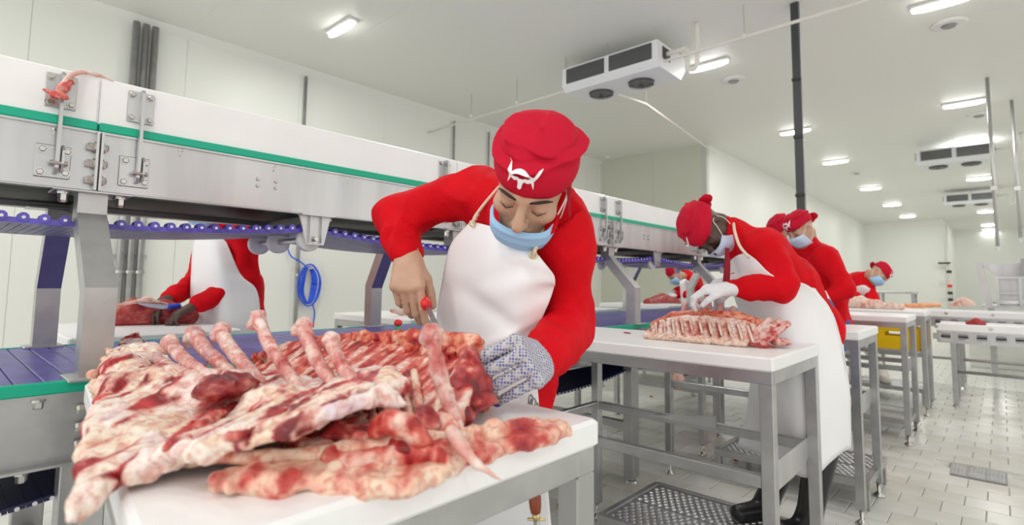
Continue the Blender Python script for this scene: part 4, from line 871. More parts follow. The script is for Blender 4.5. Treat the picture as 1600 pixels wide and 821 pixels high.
# ribbon tails of the cap
sheet('ribbon', [[at(884, 218, .87), at(890, 222, .875)], [at(889, 258, .87), at(893, 260, .875)], [at(886, 300, .86), at(892, 302, .865)], [at(889, 340, .855), at(891, 341, .858)]], 3, 8, .003, 'redcap2', hcap)
s = SDF().ell(at(884, 228, .88), (.010, .014, .019), .004, HA).ell(at(880, 222, .885), (.012, .016, .014), .004, HA); s.mesh('ribbon_knot', .003, 'redcap', hcap)
# shirt placket and polo collar points
sheet('collar_flap', [[at(862, 318, .885), at(872, 342, .878), at(866, 362, .868)], [at(848, 345, .872), at(852, 362, .864), at(845, 378, .858)]], 6, 5, .005, 'red', hshirt)
# knife in the bare hand
def knife(a, b, c, mh, label, grp=None, bw=.022, hr=.0135):
    a, b, c = map(np.array, (a, b, c)); t = thing('boning_knife', label, 'knife', b, grp); d = nrm(c-b)
    MB().tube([a, a+(b-a)*.1, a+(b-a)*.5, a+(b-a)*.9, b], [hr*.75, hr, hr*.85, hr, hr*.9], 12).build('handle', mh, t, True)
    w = nrm(np.cross(d, CV)); V = []; L = np.linalg.norm(c-b); n = CV
    for q, wd in ((0, bw*.8), (.15, bw), (.6, bw*.8), (.88, bw*.45), (1, .001)):
        p = b+d*L*q; V += [p-w*bw*.45+n*.0013, p-w*bw*.45-n*.0013, p-w*bw*.45+w*wd]
    F_ = []
    for i in range(4):
        for j in range(3): F_.append((3*i+j, 3*i+(j+1) % 3, 3*i+3+(j+1) % 3, 3*i+3+j))
    link('blade', V, F_+[(0, 2, 1), (12, 13, 14)], 'blade', t); return t
knife(at(652, 446, .895), at(667, 479, .835), at(700, 545, .73), 'knifer', 'boning knife with red handle in the bare hand of the foreground man', bw=.013)
# sharpening steel and hook chain on the apron
t = thing('sharpening_steel', 'honing steel with reddish wooden handle hanging in front of the white apron below the table', 'sharpening steel', at(836, 800, .855), None)
p0, p1, p2, p3 = at(835, 770, .855), at(837, 802, .855), at(838, 812, .855), at(842, 880, .855)
MB().tube([p0, p0+(p1-p0)*.2, p0+(p1-p0)*.7, p1], [.009, .013, .012, .010], 12).build('handle', 'wood', t, True); MB().tube([p1, p2], .008, 10).build('ferrule', 'brass', t, True)
MB().tube([p2-CR*.018, p2+CR*.018], .003, 8).build('guard', 'brass', t, True); MB().tube([p2, p3], [.006, .004], 10).build('rod', 'steel', t, True)
t = thing('chain_hook', 'small dark steel chain loop hanging beside the gloved hand', 'hook', at(832, 630, .86))
for k, (x, y) in enumerate(((829, 626), (833, 631), (838, 638), (828, 638), (833, 645))):
    p = at(x, y, .862); ax_ = CR if k % 2 else nrm(CR+CV); MB().tube([p+ax_*.006*math.cos(a)+Zv*.011*math.sin(a) for a in np.linspace(0, 2*math.pi, 13)], .002, 6, False).build('chain_ring', 'steeld', t, True)
# ---------------------------------------------------------------- second butcher, bent over the rack of ribs
c2 = at(1107, 356, 2.28)
J = dict(head=c2, neck=at(1152, 372, 2.36), chest=at(1188, 400, 2.42), pelvis=at(1262, 488, 2.60), shR=at(1168, 395, 2.56), elR=at(1185, 462, 2.45), wrR=at(1150, 440, 2.28),
         shL=at(1196, 388, 2.26), elL=at(1222, 448, 2.22), wrL=at(1138, 452, 2.14), knR=(-.66, 2.66, .60), knL=(-.56, 2.54, .58), ankR=(-.80, 2.55, .225), ankL=(-.62, 2.48, .225), toe=cdir(-1, 0, .25))
h2 = dict(R=dict(d=cdir(-.9, -.25, .0), n=cdir(-.2, -.8, -.5), side=1, curl=(.6, .65, .7, .7), sc=1.0), L=dict(d=cdir(-.95, -.02, -.2), n=cdir(-.15, -.95, -.3), side=1, curl=(.75, .85, .9, .95), sc=1.0))
P2, H2, A2, c2p, m2, s2 = person('dark-skinned butcher in crimson cap and white mask bent left over the rack of ribs', J, (cdir(-.10, -.88, .34), cdir(-1, .18, .10)), .98, skin='skind', h=.0095, faceh=.005, mask='maskw', hands=h2, embang=-.5)
ap2 = sheet('apron', [
    [at(1134, 414, 2.34), at(1148, 402, 2.25), at(1166, 396, 2.19), at(1178, 402, 2.17)],
    [at(1146, 462, 2.36), at(1160, 456, 2.26), at(1184, 444, 2.19), at(1212, 432, 2.17)],
    [at(1160, 500, 2.48), at(1174, 486, 2.34), at(1212, 470, 2.26), at(1268, 450, 2.34)],
    [at(1175, 560, 2.60), at(1190, 560, 2.42), at(1240, 545, 2.33), at(1303, 500, 2.46)],
    [at(1168, 630, 2.60), at(1195, 635, 2.42), at(1255, 640, 2.33), at(1326, 600, 2.48)],
    [at(1150, 700, 2.60), at(1200, 714, 2.44), at(1262, 745, 2.35), at(1329, 700, 2.50)]], 14, 10, .004, 'white', P2,
    fold=lambda u, v, G: .010*noise(G, 7, 3, 2)+.012*np.sin(u*15+1)*np.clip(v-.35, 0, 1))
sheet('apron_back_panel', [[at(1268, 450, 2.36), at(1290, 455, 2.60)], [at(1303, 500, 2.46), at(1312, 505, 2.70)], [at(1326, 600, 2.48), at(1322, 600, 2.74)], [at(1329, 690, 2.50), at(1318, 680, 2.74)]], 6, 8, .004, 'white', P2)
straps(P2, ap2, [[at(1170, 402, 2.17), at(1156, 385, 2.19), at(1148, 362, 2.22), at(1146, 346, 2.32)]], .006)
sheet('cap_ribbon', [[at(1133, 388, 2.24), at(1139, 388, 2.24)], [at(1132, 412, 2.20), at(1141, 412, 2.20)], [at(1129, 443, 2.20), at(1140, 445, 2.20)]], 3, 6, .003, 'redcap2', c2p)
# ---------------------------------------------------------------- butchers farther down the row
def bent(label, hx, sc_, c, neck, chest, pelvis, sh1, el1, wr1, sh2, el2, wr2, legs, hdir, hup, mask='mask', toe=None, h=.014, apronnet=None, emb=True, skin='skin', boots='boot', trousers='jean', cap=True, gloves=('gw', 'gw')):
    J = dict(head=c, neck=neck, chest=chest, pelvis=pelvis, shR=sh1, elR=el1, wrR=wr1, shL=sh2, elL=el2, wrL=wr2, knR=legs[0], knL=legs[1], ankR=legs[2], ankL=legs[3], toe=toe if toe is not None else cdir(-1, 0, .2))
    hd = dict(R=dict(d=nrm(np.array(wr1)-el1), n=(0, 0, -1), side=1), L=dict(d=nrm(np.array(wr2)-el2), n=(0, 0, -1), side=-1))
    r = person(label, J, (hdir, hup), sc_, skin=skin, h=h, faceh=.007, mask=mask, hands=hd, emb=emb, boots=boots, trousers=trousers, cap=cap, gloves=gloves)
    if apronnet: sheet('apron', apronnet, 8, 8, .005, 'white', r[0], fold=lambda u, v, G: .008*noise(G, 8, 3, 2))
    return r
# third: cap just left of the dark pole
bent('butcher in red behind the second one, crimson cap beside the dark pole', 0, .98, at(1252, 358, 4.15), at(1262, 388, 4.22), at(1280, 410, 4.26), at(1300, 500, 4.35), at(1268, 400, 4.40), at(1290, 445, 4.30), at(1258, 462, 4.10),
     at(1292, 402, 4.12), at(1322, 452, 4.06), at(1282, 470, 3.98), [(-.95, 4.32, .62), (-.88, 4.18, .62), (-1.0, 4.2, .225), (-.84, 4.06, .225)], cdir(-.75, -.5, .2), Zv+cdir(-.4, 0, 0), mask='maskw', h=.013,
     apronnet=[[at(1262, 425, 4.02), at(1250, 430, 4.1), at(1246, 440, 4.3)], [at(1285, 480, 4.12), at(1262, 480, 4.12), at(1250, 480, 4.3)], [at(1292, 560, 4.14), at(1265, 560, 4.1), at(1252, 560, 4.3)]])
# fourth: left-hand cap, mostly hidden by the second butcher
bent('butcher whose crimson cap shows just above the back of the second one', 0, .98, at(1224, 360, 4.62), at(1236, 385, 4.70), at(1240, 420, 4.75), at(1250, 500, 4.80), at(1228, 395, 4.9), at(1225, 440, 4.8), at(1205, 460, 4.6),
     at(1254, 395, 4.62), at(1250, 440, 4.55), at(1222, 462, 4.45), [(-1.35, 4.78, .62), (-1.24, 4.70, .62), (-1.38, 4.72, .225), (-1.25, 4.62, .225)], cdir(-.5, -.6, .3), Zv+cdir(-.3, 0, 0), mask='maskw', h=.016, emb=False)
# fifth: far right one bending over table five
bent('farthest butcher in the row, leaning right with blue mask over the long table', 0, 1.0, at(1372, 428, 6.92), at(1352, 436, 6.98), at(1340, 442, 7.02), at(1310, 478, 7.25), at(1338, 434, 7.18), at(1322, 455, 6.98), at(1345, 466, 6.75),
     at(1356, 450, 6.90), at(1366, 475, 6.80), at(1345, 474, 6.66), [(-1.30, 7.12, .60), (-1.16, 7.05, .60), (-1.25, 7.0, .225), (-.98, 6.95, .225)], cdir(.15, -.62, .6), Zv+cdir(.55, 0, 0), toe=cdir(-.4, 0, 1), h=.014, boots='bootw',
     apronnet=[[at(1338, 448, 6.78), at(1350, 446, 6.76), at(1360, 452, 6.78)], [at(1318, 470, 6.9), at(1335, 474, 6.84), at(1350, 476, 6.88)], [at(1305, 540, 7.0), at(1325, 545, 6.9), at(1345, 540, 6.98)]])
# sixth: left, beyond the conveyor, head hidden by the beam
lx = -3.06
bent('butcher beyond the conveyor at left, head hidden by the beam, holding the blue-handled knife', 0, 1.0, np.array([lx+.02, .95, 1.56]), np.array([lx-.0, 1.05, 1.46]), np.array([lx, 1.10, 1.34]), np.array([lx+.0, 1.16, .93]),
     np.array([lx-.17, 1.06, 1.40]), atx(308, 440, -3.28), atx(262, 468, -3.10), np.array([lx+.17, 1.09, 1.38]), atx(388, 440, -2.92), atx(305, 478, -2.92),
     [(-3.14, 1.16, .55), (-2.98, 1.16, .55), (-3.15, 1.22, .225), (-2.97, 1.22, .225)], cdir(-.5, -.7, .3), Zv, toe=np.array([0, -1, 0]), h=.011, skin='skind', gloves=(None, None), trousers='apin',
     apronnet=[[atx(303, 362, -3.12), atx(325, 366, -2.98), atx(350, 368, -2.92)], [atx(300, 410, -3.12), atx(338, 415, -2.89), atx(376, 428, -2.86)], [atx(298, 470, -3.10), atx(345, 475, -2.88), atx(402, 456, -2.84)], [atx(305, 530, -3.10), atx(355, 532, -2.86), atx(408, 522, -2.82)], [atx(305, 640, -3.10), atx(358, 640, -2.86), atx(410, 640, -2.82)]])
# seventh: small, crouched, beyond the conveyor
bent('small distant butcher crouching left beyond the conveyor posts', 0, 1.0, atx(1055, 428, -3.0), atx(1072, 432, -3.0), atx(1082, 440, -3.05), atx(1100, 480, -3.1), atx(1078, 435, -3.2), atx(1068, 452, -3.15), atx(1052, 457, -3.05),
     atx(1080, 438, -2.9), atx(1078, 458, -2.85), atx(1056, 462, -2.95), [(-3.1, 6.9, .5), (-3.0, 6.85, .5), (-3.12, 6.75, .225), (-2.95, 6.7, .225)], cdir(-.7, -.6, .3), Zv+cdir(-.6, 0, 0), h=.016, emb=False,
     apronnet=[[atx(1062, 440, -2.86), atx(1070, 436, -2.88), atx(1076, 440, -2.82)], [atx(1066, 490, -2.9), atx(1080, 490, -2.86), atx(1092, 480, -2.84)]])
knife(atx(282, 478, -2.98), atx(262, 480, -2.98), atx(212, 476, -3.0), 'knifeb', 'boning knife with blue handle held over the dark meat at left')
# ================================================================ MEAT
BZ = .935
def pip(P, poly):   # signed distance to a polygon in plan, negative inside
    poly = np.array(poly, float); n = len(poly); d = np.full(P.shape[:-1], 1e9); ins = np.zeros(P.shape[:-1], bool); x, y = P[..., 0], P[..., 1]
    for i in range(n):
        a, b = poly[i], poly[(i+1) % n]; e = b-a; wx, wy = x-a[0], y-a[1]; t = np.clip((wx*e[0]+wy*e[1])/(e@e), 0, 1); d = np.minimum(d, (wx-e[0]*t)**2+(wy-e[1]*t)**2)
        c = ((a[1] <= y) & (b[1] > y)) | ((b[1] <= y) & (a[1] > y)); ins ^= c & (x < a[0]+(y-a[1])/(e[1]+1e-12)*e[0])
    return np.where(ins, -1, 1)*np.sqrt(d)
def slab(s, pxs, z, th, k=.03, zf=None, rnd=.02, seed=0):
    """a sheet of meat: outline read at height z, thickness th, its mid-height given by zf(x, y)"""
    poly = [atz(x, y, z)[:2] for x, y in pxs]; pa = np.array(poly); lo = pa.min(0)-.03; hi = pa.max(0)+.03; zz = zf or (lambda x, y: z-th/2+0*x)
    pts = [zz(p[0], p[1]) for p in poly]+[zz(pa[:, 0].mean(), pa[:, 1].mean())]
    def f(P):
        d2 = pip(P, poly)+.006*noise(P, 30, seed, 2); dz = np.abs(P[..., 2]-zz(P[..., 0], P[..., 1]))-th/2+rnd*.5; q = np.maximum(d2+rnd, 0)
        return np.sqrt(q**2+np.maximum(dz, 0)**2)+np.minimum(np.maximum(d2+rnd, dz), 0)-rnd
    s.fn(f, (*lo, min(pts)-th-.04), (*hi, max(pts)+th+.04), k); return s
dirv = np.array([-.64, .77, 0]); perp = np.array([.77, .64, 0])
def strands(P, amp, f1=38, f2=9, seed=1):
    a = P@perp; b = P@dirv; Q = np.stack([a*f1, b*f2, P[..., 2]*f1*.6], -1); return amp*(1-2*np.abs(noise(Q, 1., seed, 2)))
carc = thing('carcass', 'large opened carcass forequarter with upright rib bones on the nearest table', 'meat', (-.95, .45, BZ))
sd = nrm(atz(500, 575, 1.)-atz(220, 690, 1.)); sp_ = np.array([-sd[1], sd[0], 0])
def aniso(P, fa, fb, seed, oc=3, warp=.02):
    Q = P+warp*np.stack([noise(P, 11, seed+7), noise(P, 11, seed+8), 0*P[..., 0]], -1); return noise(np.stack([(Q@sd)*fa, (Q@sp_)*fb, Q[..., 2]*fb*.5], -1), 1., seed, oc)
LEAN = [(0, (.13, .008, .014)), (.35, (.27, .012, .02)), (.7, (.50, .022, .03)), (1, (.66, .06, .05))]
def mix(a, b, t): t = np.clip(t, 0, 1)[..., None]; return a*(1-t)+b*t
def flankcol(P):
    n = aniso(P, 9, 52, 31, 3); m = noise(P, 9, 41, 3); g = noise(P, 60, 17, 3); l = noise(P, 24, 18, 2)
    base = ramp(m*.5+.5+.3*g, [(.0, (.88, .70, .68)), (.35, (.90, .80, .74)), (.55, (.88, .78, .66)), (.78, (.84, .66, .48)), (1, (.88, .80, .80))])
    base = mix(base, np.array((.70, .58, .70)), (l-.25)*2.2)
    lean = ramp(.5+.7*noise(P, 30, 3, 2), LEAN); pinkc = np.array((.80, .36, .31))
    left = np.clip((-(P@sd)-.0), -1, 1)
    t = n+.35*m+.02
    c = mix(base, pinkc, (t-.12)*6); c = mix(c, lean, (t-.22)*11); return mix(c, np.array((.66, .07, .05)), (g-.42)*5*(m > -.1))
def spinecol(P):
    n = noise(P, 26, 51, 3); g = noise(P, 70, 52, 3); v = n*.75+g*.55
    return ramp(v, [(-.6, (.22, .01, .015)), (-.22, (.50, .04, .03)), (-.02, (.72, .17, .10)), (.16, (.80, .36, .24)), (.34, (.84, .56, .42)), (.6, (.86, .74, .64))])
def cavcol(P):
    n = noise(np.stack([P[..., 0]*70+P[..., 1]*22, P[..., 1]*14, P[..., 2]*20], -1), 1., 61, 3); g = noise(P, 45, 62, 3); v = n*.8+g*.45
    return ramp(v, [(-.6, (.16, .01, .015)), (-.2, (.46, .03, .03)), (.0, (.70, .16, .12)), (.15, (.82, .48, .40)), (.35, (.86, .70, .62)), (.6, (.86, .78, .76))])
def flapcol(P):
    n = aniso(P, 9, 46, 71, 3); m = noise(P, 12, 72, 3); g = noise(P, 70, 73, 2); v = n*.7+.45*m+.2*g
    return ramp(v, [(-.7, (.84, .72, .70)), (-.25, (.88, .74, .62)), (.02, (.88, .64, .48)), (.24, (.84, .46, .36)), (.40, (.62, .10, .08)), (.7, (.34, .02, .04))])
def bonecol(P):
    v = noise(P*[1, 1, .45], 55, 95, 3)*.8+.5*noise(P, 22, 96, 2); c = ramp(v, [(-.7, (.42, .05, .06)), (-.35, (.62, .20, .18)), (-.05, (.72, .42, .38)), (.25, (.78, .58, .52)), (.6, (.84, .74, .68))]); return mix(c, np.array((.60, .50, .52)), (noise(P, 30, 97, 2)-.2)*2)
def leancol(P):
    v = noise(P, 34, 81, 3)*.95+.5*noise(P, 90, 82, 2); return ramp(v, [(-.6, (.16, .008, .015)), (-.1, (.36, .02, .03)), (.2, (.52, .07, .06)), (.42, (.74, .30, .25)), (.6, (.84, .66, .6))])
def fatcol(P):
    v = noise(P, 34, 91, 3)*.8+.4*noise(P, 95, 92, 2); return ramp(v, [(-.6, (.52, .06, .05)), (-.32, (.76, .34, .24)), (-.12, (.84, .62, .46)), (.2, (.86, .72, .56)), (.6, (.86, .78, .70))])
# main flank: a thick fatty sheet at left, thinning to a raised edge over the hollow in front, hanging off the near left corner
pA = atz(205, 705, .96); pB = atz(600, 615, 1.02); AB = (pB-pA)[:2]; LAB = np.linalg.norm(AB); AB = AB/LAB
def zf(x, y):
    t = np.clip(((x-pA[0])*AB[0]+(y-pA[1])*AB[1])/LAB, -.5, 1.1); q = np.clip((-x-.78)/.45, 0, 1)
    z = .960+.050*np.clip(t, 0, 1.1)+.006*q+.007*np.sin((x*.77+y*.64)*22+1.2)
    return z-.15*np.clip(.200-y, 0, 1)*np.clip((x+1.0)/.2, 0, 1)
def slab2(s, pxs, z, k, zf, th, rnd, seed):
    poly = [atz(x, y, .957 if y > 730 else .968 if y > 690 else .978 if y > 640 and x < 300 else .988)[:2] for x, y in pxs]; pa = np.array(poly); lo = pa.min(0)-.03; hi = pa.max(0)+.03
    def f(P):
        x, y = P[..., 0], P[..., 1]; T = th(x, y); d2 = pip(P, poly)+.009*noise(P, 24, seed, 3); dz = np.abs(P[..., 2]-zf(x, y))-T/2+rnd*.5; q = np.maximum(d2+rnd, 0)
        return np.sqrt(q**2+np.maximum(dz, 0)**2)+np.minimum(np.maximum(d2+rnd, dz), 0)-rnd
    s.fn(f, (*lo, .86), (*hi, 1.06), k); return s
s = SDF()
OUT = [(182, 542), (212, 528), (250, 560), (300, 580), (380, 590), (470, 600), (540, 606), (590, 602), (628, 618), (640, 636), (600, 640), (550, 652), (505, 672), (440, 690), (350, 704), (268, 712), (205, 722), (185, 738), (150, 760), (114, 776), (118, 740), (128, 700), (140, 650), (152, 620), (165, 575)]
slab2(s, OUT, .985, .03, zf, lambda x, y: .016+.042*np.clip((-x-.74)/.35, 0, 1), .010, 1)
for x, y, r in ((200, 575, .026), (228, 552, .022), (185, 600, .022), (240, 590, .026), (300, 608, .024), (360, 604, .028), (420, 622, .022)):
    p = atz(x, y, .995); s.ell(p, (r*1.5, r*1.3, r*.8), .03)
s.chain([atz(230, 712, .966), atz(330, 702, .985), atz(440, 676, 1.0), atz(530, 640, 1.014), atz(600, 618, 1.02), atz(630, 634, 1.008)], [.006, .009, .010, .011, .012, .006], .014)
fl = s.mesh('flank', .0036, 'flesh', carc, disp=lambda P: .0075*aniso(P, 10, 60, 31, 2)+.004*noise(P, 30, 5, 3)+.0035*noise(P, 95, 8, 2)); paint(fl, flankcol)
s = SDF().ell(atz(345, 602, 1.012), (.038, .020, .018), .02).ell(atz(378, 598, 1.012), (.03, .018, .018), .02).ell(atz(322, 612, 1.008), (.02, .014, .012), .02); paint(s.mesh('shoulder_muscle', .0034, 'flesh', carc, disp=lambda P: .012*noise(P, 38, 2, 3)+.005*noise(P, 90, 6, 2)), lambda P: leancol(P)*.75)
s = SDF(); rg = random.Random(5)
for k in range(120):
    x, y = rg.choice([(188, 560), (215, 545), (240, 590), (175, 620), (260, 620), (300, 625), (210, 600), (160, 600), (330, 640), (240, 650), (190, 640)]); x += rg.uniform(-26, 26); y += rg.uniform(-16, 16)
    q = atz(x, y, 1.0); zz = float(zf(q[0], q[1]))+.029*min(1, max(0, (-q[0]-.74)/.35)); q = atz(x, y, zz); r = rg.uniform(.003, .0085); s.ell(q, (r*1.3, r, r), .006)
paint(s.mesh('fat_lump', .0032, 'flesh', carc, kind='stuff', disp=lambda P: .002*noise(P, 90, 2, 2)), fatcol)
# red muscle strips showing between the fat
rg = random.Random(11)
for k, (x0, y0, x1, y1, w_) in enumerate(((300, 668, 360, 640, .007), (255, 700, 305, 684, .006), (330, 655, 395, 625, .006), (220, 655, 262, 640, .005), (345, 690, 400, 668, .005), (420, 655, 470, 632, .006), (500, 640, 545, 622, .005), (270, 600, 310, 590, .006), (400, 612, 440, 604, .007), (195, 690, 235, 670, .006))):
    P6 = []
    for t in np.linspace(0, 1, 5):
        x, y = x0+(x1-x0)*t, y0+(y1-y0)*t+3*math.sin(t*6+k); q = atz(x, y, 1.0); zz = float(zf(q[0], q[1]))+.010+.019*min(1, max(0, (-q[0]-.74)/.35)); P6.append(atz(x, y, zz))
    paint(SDF().chain(P6, [w_*.3, w_, w_*1.1, w_*.8, w_*.2], .004).mesh('muscle_strip', .003, 'flesh', carc, disp=lambda P, k=k: .003*noise(P, 60, k, 2)), leancol)
# spine block: upright sawn slab at the far side, sloping into the rib cavity
s = SDF(); top = [at(740, 519, .662), at(700, 519, .66), at(640, 518, .655), at(570, 520, .645), at(500, 527, .635), at(450, 537, .625), at(400, 553, .615)]
for i in range(len(top)-1):
    a, b = top[i], top[i+1]
    for q in (0, .5):
        p = a+(b-a)*q; s.fcap(p-Zv*.016, np.array([p[0], p[1]+.01, .96]), .014, .026, nrm(b-a), 1.7, .01)
for i in range(len(top)-1): s.cap(top[i]-Zv*.012, top[i+1]-Zv*.012, .013, .013, .008)
for i in range(15):
    t = i/14*(len(top)-1); j = min(int(t), len(top)-2); p = top[j]+(top[j+1]-top[j])*(t-j); s.ell(p-Zv*.034-np.array([0, .024, 0]), (.012, .014, .012), .008)
paint(s.mesh('spine', .0034, 'flesh', carc, disp=lambda P: .007*noise(P, 42, 12, 3)+.005*noise(P, 95, 4, 2), clip=lambda P: P[..., 2]-1.068), spinecol)
# rib cavity floor with curved ribs lying in it
s = SDF(); cav = [(400, 570), (470, 560), (600, 570), (690, 590), (735, 600), (740, 632), (716, 656), (700, 690), (660, 690), (600, 690), (540, 700), (470, 690), (430, 640)]
slab(s, cav, .975, .03, .02, lambda x, y: .948+.075*np.clip((y-.49)/.17, 0, .95)+.0*x, .010, 4)
paint(s.mesh('rib_cavity', .0036, 'flesh', carc, disp=lambda P: .005*noise(P, 40, 6, 3)+.006*noise(np.stack([P[..., 0]*60+P[..., 1]*20, P[..., 1]*12, P[..., 2]*10], -1), 1., 61, 2)), cavcol)
for i, (x0, x1) in enumerate(((455, 500), (480, 520), (505, 545), (530, 566), (552, 585), (575, 602), (598, 622), (620, 640), (645, 656), (690, 684))):
    a = at(x0, 580-i*.6, .605); b = atz(x1, 655, .966); m_ = (a+b)/2+Zv*.010; paint(SDF().chain(crom([a, m_, b], 5), [.0060]*11, .004).mesh('inner_rib', .003, 'flesh', carc, disp=lambda P: .0025*noise(P, 60, 3, 2)), fatcol)
# sawn end of the loin
s = SDF(); s.fcap(at(732, 560, .62), at(722, 632, .585), .020, .026, CV, 1.5, .03); s.ell(at(738, 612, .61), (.022, .040, .030), .03).ell(at(755, 628, .60), (.018, .022, .010), .02).ell(at(712, 650, .53), (.026, .03, .018), .02)
paint(s.mesh('loin_end', .0036, 'flesh', carc, disp=lambda P: .006*noise(P, 40, 3, 3)), leancol)
# ragged rib plate inside the hollow in the middle foreground
s = SDF(); s.chain([atz(585, 672, .985), atz(612, 660, .995), atz(640, 668, .988), atz(680, 696, .965)], [.010, .013, .012, .008], .015)
s.chain([atz(470, 700, .958), atz(560, 692, .962), atz(640, 690, .966), atz(700, 686, .960)], [.010, .012, .013, .009], .015); s.ell(atz(690, 668, .968), (.028, .022, .018), .015)
paint(s.mesh('rib_plate', .0034, 'flesh', carc, disp=lambda P: .009*noise(P, 40, 16, 3)), cavcol)
paint(SDF().ell(atz(668, 660, .980), (.020, .018, .022), .02).ell(atz(600, 690, .966), (.05, .010, .010), .02).ell(atz(530, 680, .968), (.03, .02, .014), .02).mesh('muscle_pocket', .0034, 'flesh', carc, disp=lambda P: .007*noise(P, 44, 2, 3)), leancol)
# upright cut rib bones with knobbed ends
BONES = [((265, 536), (328, 592), 1.0, .020), ((302, 522), (368, 590), 1.0, .022), ((343, 516), (405, 596), 1.0, .021), ((402, 498), (468, 608), 1.0, .0205), ((472, 508), (528, 612), 1.0, .022), ((516, 530), (568, 616), 1.0, .0215), ((674, 522), (716, 662), 1., .026), ((240, 560), (330, 600), 1., .017)]
for i, ((x0, y0), (x1, y1), q, r) in enumerate(BONES):
    b = atz(x1, y1, 1.0 if i != 6 else .972); Y = b[1]+.004 if i != 6 else b[1]-.012; a = at(x0, y0, Y)
    dist = (a-O)@fw; r = r*dist/1.0*.62; m_ = (a+b)/2+CR*(-.006)
    s = SDF(); P5 = crom([a, m_, b], 6); s.chain(P5, np.linspace(r*.86, r*.70, len(P5)), .006)
    o = paint(s.mesh('rib_bone', .0028, 'flesh', carc, disp=lambda P, i=i: .0032*noise(P, 55, i, 3)), bonecol)
    s = SDF(); s.ell(a+CR*r*.1, (r*1.25, r*1.25, r*1.2), .006); s.ell(a-CR*r*.35-Zv*r*.9, (r*.95, r*.95, r*.9), .006); paint(s.mesh('bone_end', .0026, 'flesh', o, disp=lambda P, i=i: .004*noise(P, 75, i+3, 2)), bonecol)
# lower belly strip running along the table's end to the right, with a hanging tendon
s = SDF(); strip = [(322, 742), (345, 728), (400, 722), (480, 715), (560, 702), (640, 700), (700, 690), (760, 668), (820, 655), (870, 652), (892, 664), (860, 676), (800, 688), (740, 708), (700, 735), (640, 755), (560, 752), (480, 748), (440, 758), (372, 752), (352, 764)]
slab(s, strip, .95, .014, .012, lambda x, y: BZ+.008+.004*np.sin(x*40)+0*y, .009, 7)
s.chain([atz(620, 690, .965), atz(700, 682, .962), atz(770, 668, .958), atz(850, 660, .950)], [.010, .010, .009, .005], .012)
paint(s.mesh('belly_strip', .0036, 'flesh', carc, disp=lambda P: .005*noise(P, 36, 21, 3)+.004*aniso(P, 10, 60, 33, 2)+.0025*noise(P, 100, 5, 2)), flapcol)
s = SDF(); s.chain([atz(205, 710, .955), atz(300, 716, .955), atz(420, 716, .957), atz(540, 706, .962), atz(640, 690, .968), atz(700, 682, .966)], [.005, .008, .009, .010, .011, .008], .01)
paint(s.mesh('cartilage', .0036, 'flesh', carc, disp=lambda P: .004*noise(P, 40, 22, 3)), lambda P: mix(fatcol(P), np.array((.72, .62, .76)), (noise(P, 14, 5, 2)-.05)*3))
SDF().chain([atz(706, 676, .975), atz(722, 700, .962), atz(745, 726, .948), atz(784, 752, .940)], [.009, .008, .005, .0012], .006).mesh('tendon', .003, 'tendon', carc, True and None)
for (a, b) in (((390, 700), (393, 722)), ((330, 706), (331, 724))):
    MB().tube(crom([atz(*a, .965), (atz(*a, .965)+atz(*b, .94))/2+CR*.003, atz(*b, .94)], 5), [.004]*8+[.003, .002, .001], 6).build('fat_string', 'tendon', carc, True)
# rack of ribs on table two
rk = thing('rib_rack', 'rack of beef ribs standing on the second table under white-gloved hands', 'meat', (-.87, 2.08, BZ))
s = SDF(); ra = [(992, 508), (1010, 494), (1060, 489), (1120, 490), (1180, 496), (1200, 505)]
pts = [np.array([-1.08+ (i/5)*.42, 2.05+.0*i, 0]) for i in range(6)]
tops = [1.005, 1.03, 1.038, 1.036, 1.028, 1.012]
for i in range(5):
    for q in (0, .34, .67):
        x = pts[i][0]+(pts[i+1][0]-pts[i][0])*q; z = tops[i]+(tops[i+1]-tops[i])*q; s.cap((x, 2.10, z-.018), (x-.004, 2.0, BZ+.012), .016, .011, .025)
def gapm(P): u = (P[..., 0]+P[..., 2]*.85+.006*noise(P, 14, 3, 2))/.037; f_ = np.abs(u-np.floor(u)-.5)*2; return np.clip((f_-.52)*4, 0, 1)*np.clip((P[..., 2]-.955-.008*noise(P, 30, 4, 2))/.018, 0, 1)*np.clip((1.018-P[..., 2])/.01, 0, 1)
def rackcol(P):
    v = noise(P, 28, 3, 3)*.8+.4*noise(P, 90, 5, 2); c = ramp(v, [(-.6, (.66, .16, .13)), (-.3, (.80, .46, .38)), (0, (.86, .68, .58)), (.4, (.86, .78, .74))]); c = mix(c, np.array((.88, .74, .58)), np.clip((.968-P[..., 2])/.02, 0, .6)); return mix(c, np.array((.50, .10, .09)), gapm(P)*.9)
paint(s.mesh('fat_cover', .0042, 'flesh', rk, disp=lambda P: .004*noise(P, 40, 3, 2)-.007*gapm(P)), rackcol)
for k in range(11):
    x = -1.07+k*.037; z = np.interp(x, [p[0] for p in pts], tops)
    SDF().cap((x, 2.062, z-.012), (x+.040, 1.993, z-.060), .0055, .0045).mesh('rib', .0034, 'ribs', rk)
s = SDF()
s.chain([(-1.10, 2.10, .985), (-1.02, 2.12, 1.024), (-.88, 2.13, 1.040), (-.76, 2.13, 1.034), (-.66, 2.11, 1.012)], [.016, .02, .022, .022, .018], .01); s.mesh('chine', .0055, 'spine', rk, disp=lambda P: .005*noise(P, 45, 8, 2))
for x, h_, wd in ((-1.0, 1.075, .014), (-.95, 1.085, .02), (-.90, 1.12, .018), (-.85, 1.075, .014), (-.80, 1.065, .012)): SDF().cap((x, 2.16, 1.02), (x+.004, 2.18, h_-.01), wd, wd*.85).ell((x+.004, 2.18, h_), (wd*1.1, wd, .01), .006).mesh('feather_bone', .004, 'bone', rk)
s = SDF()
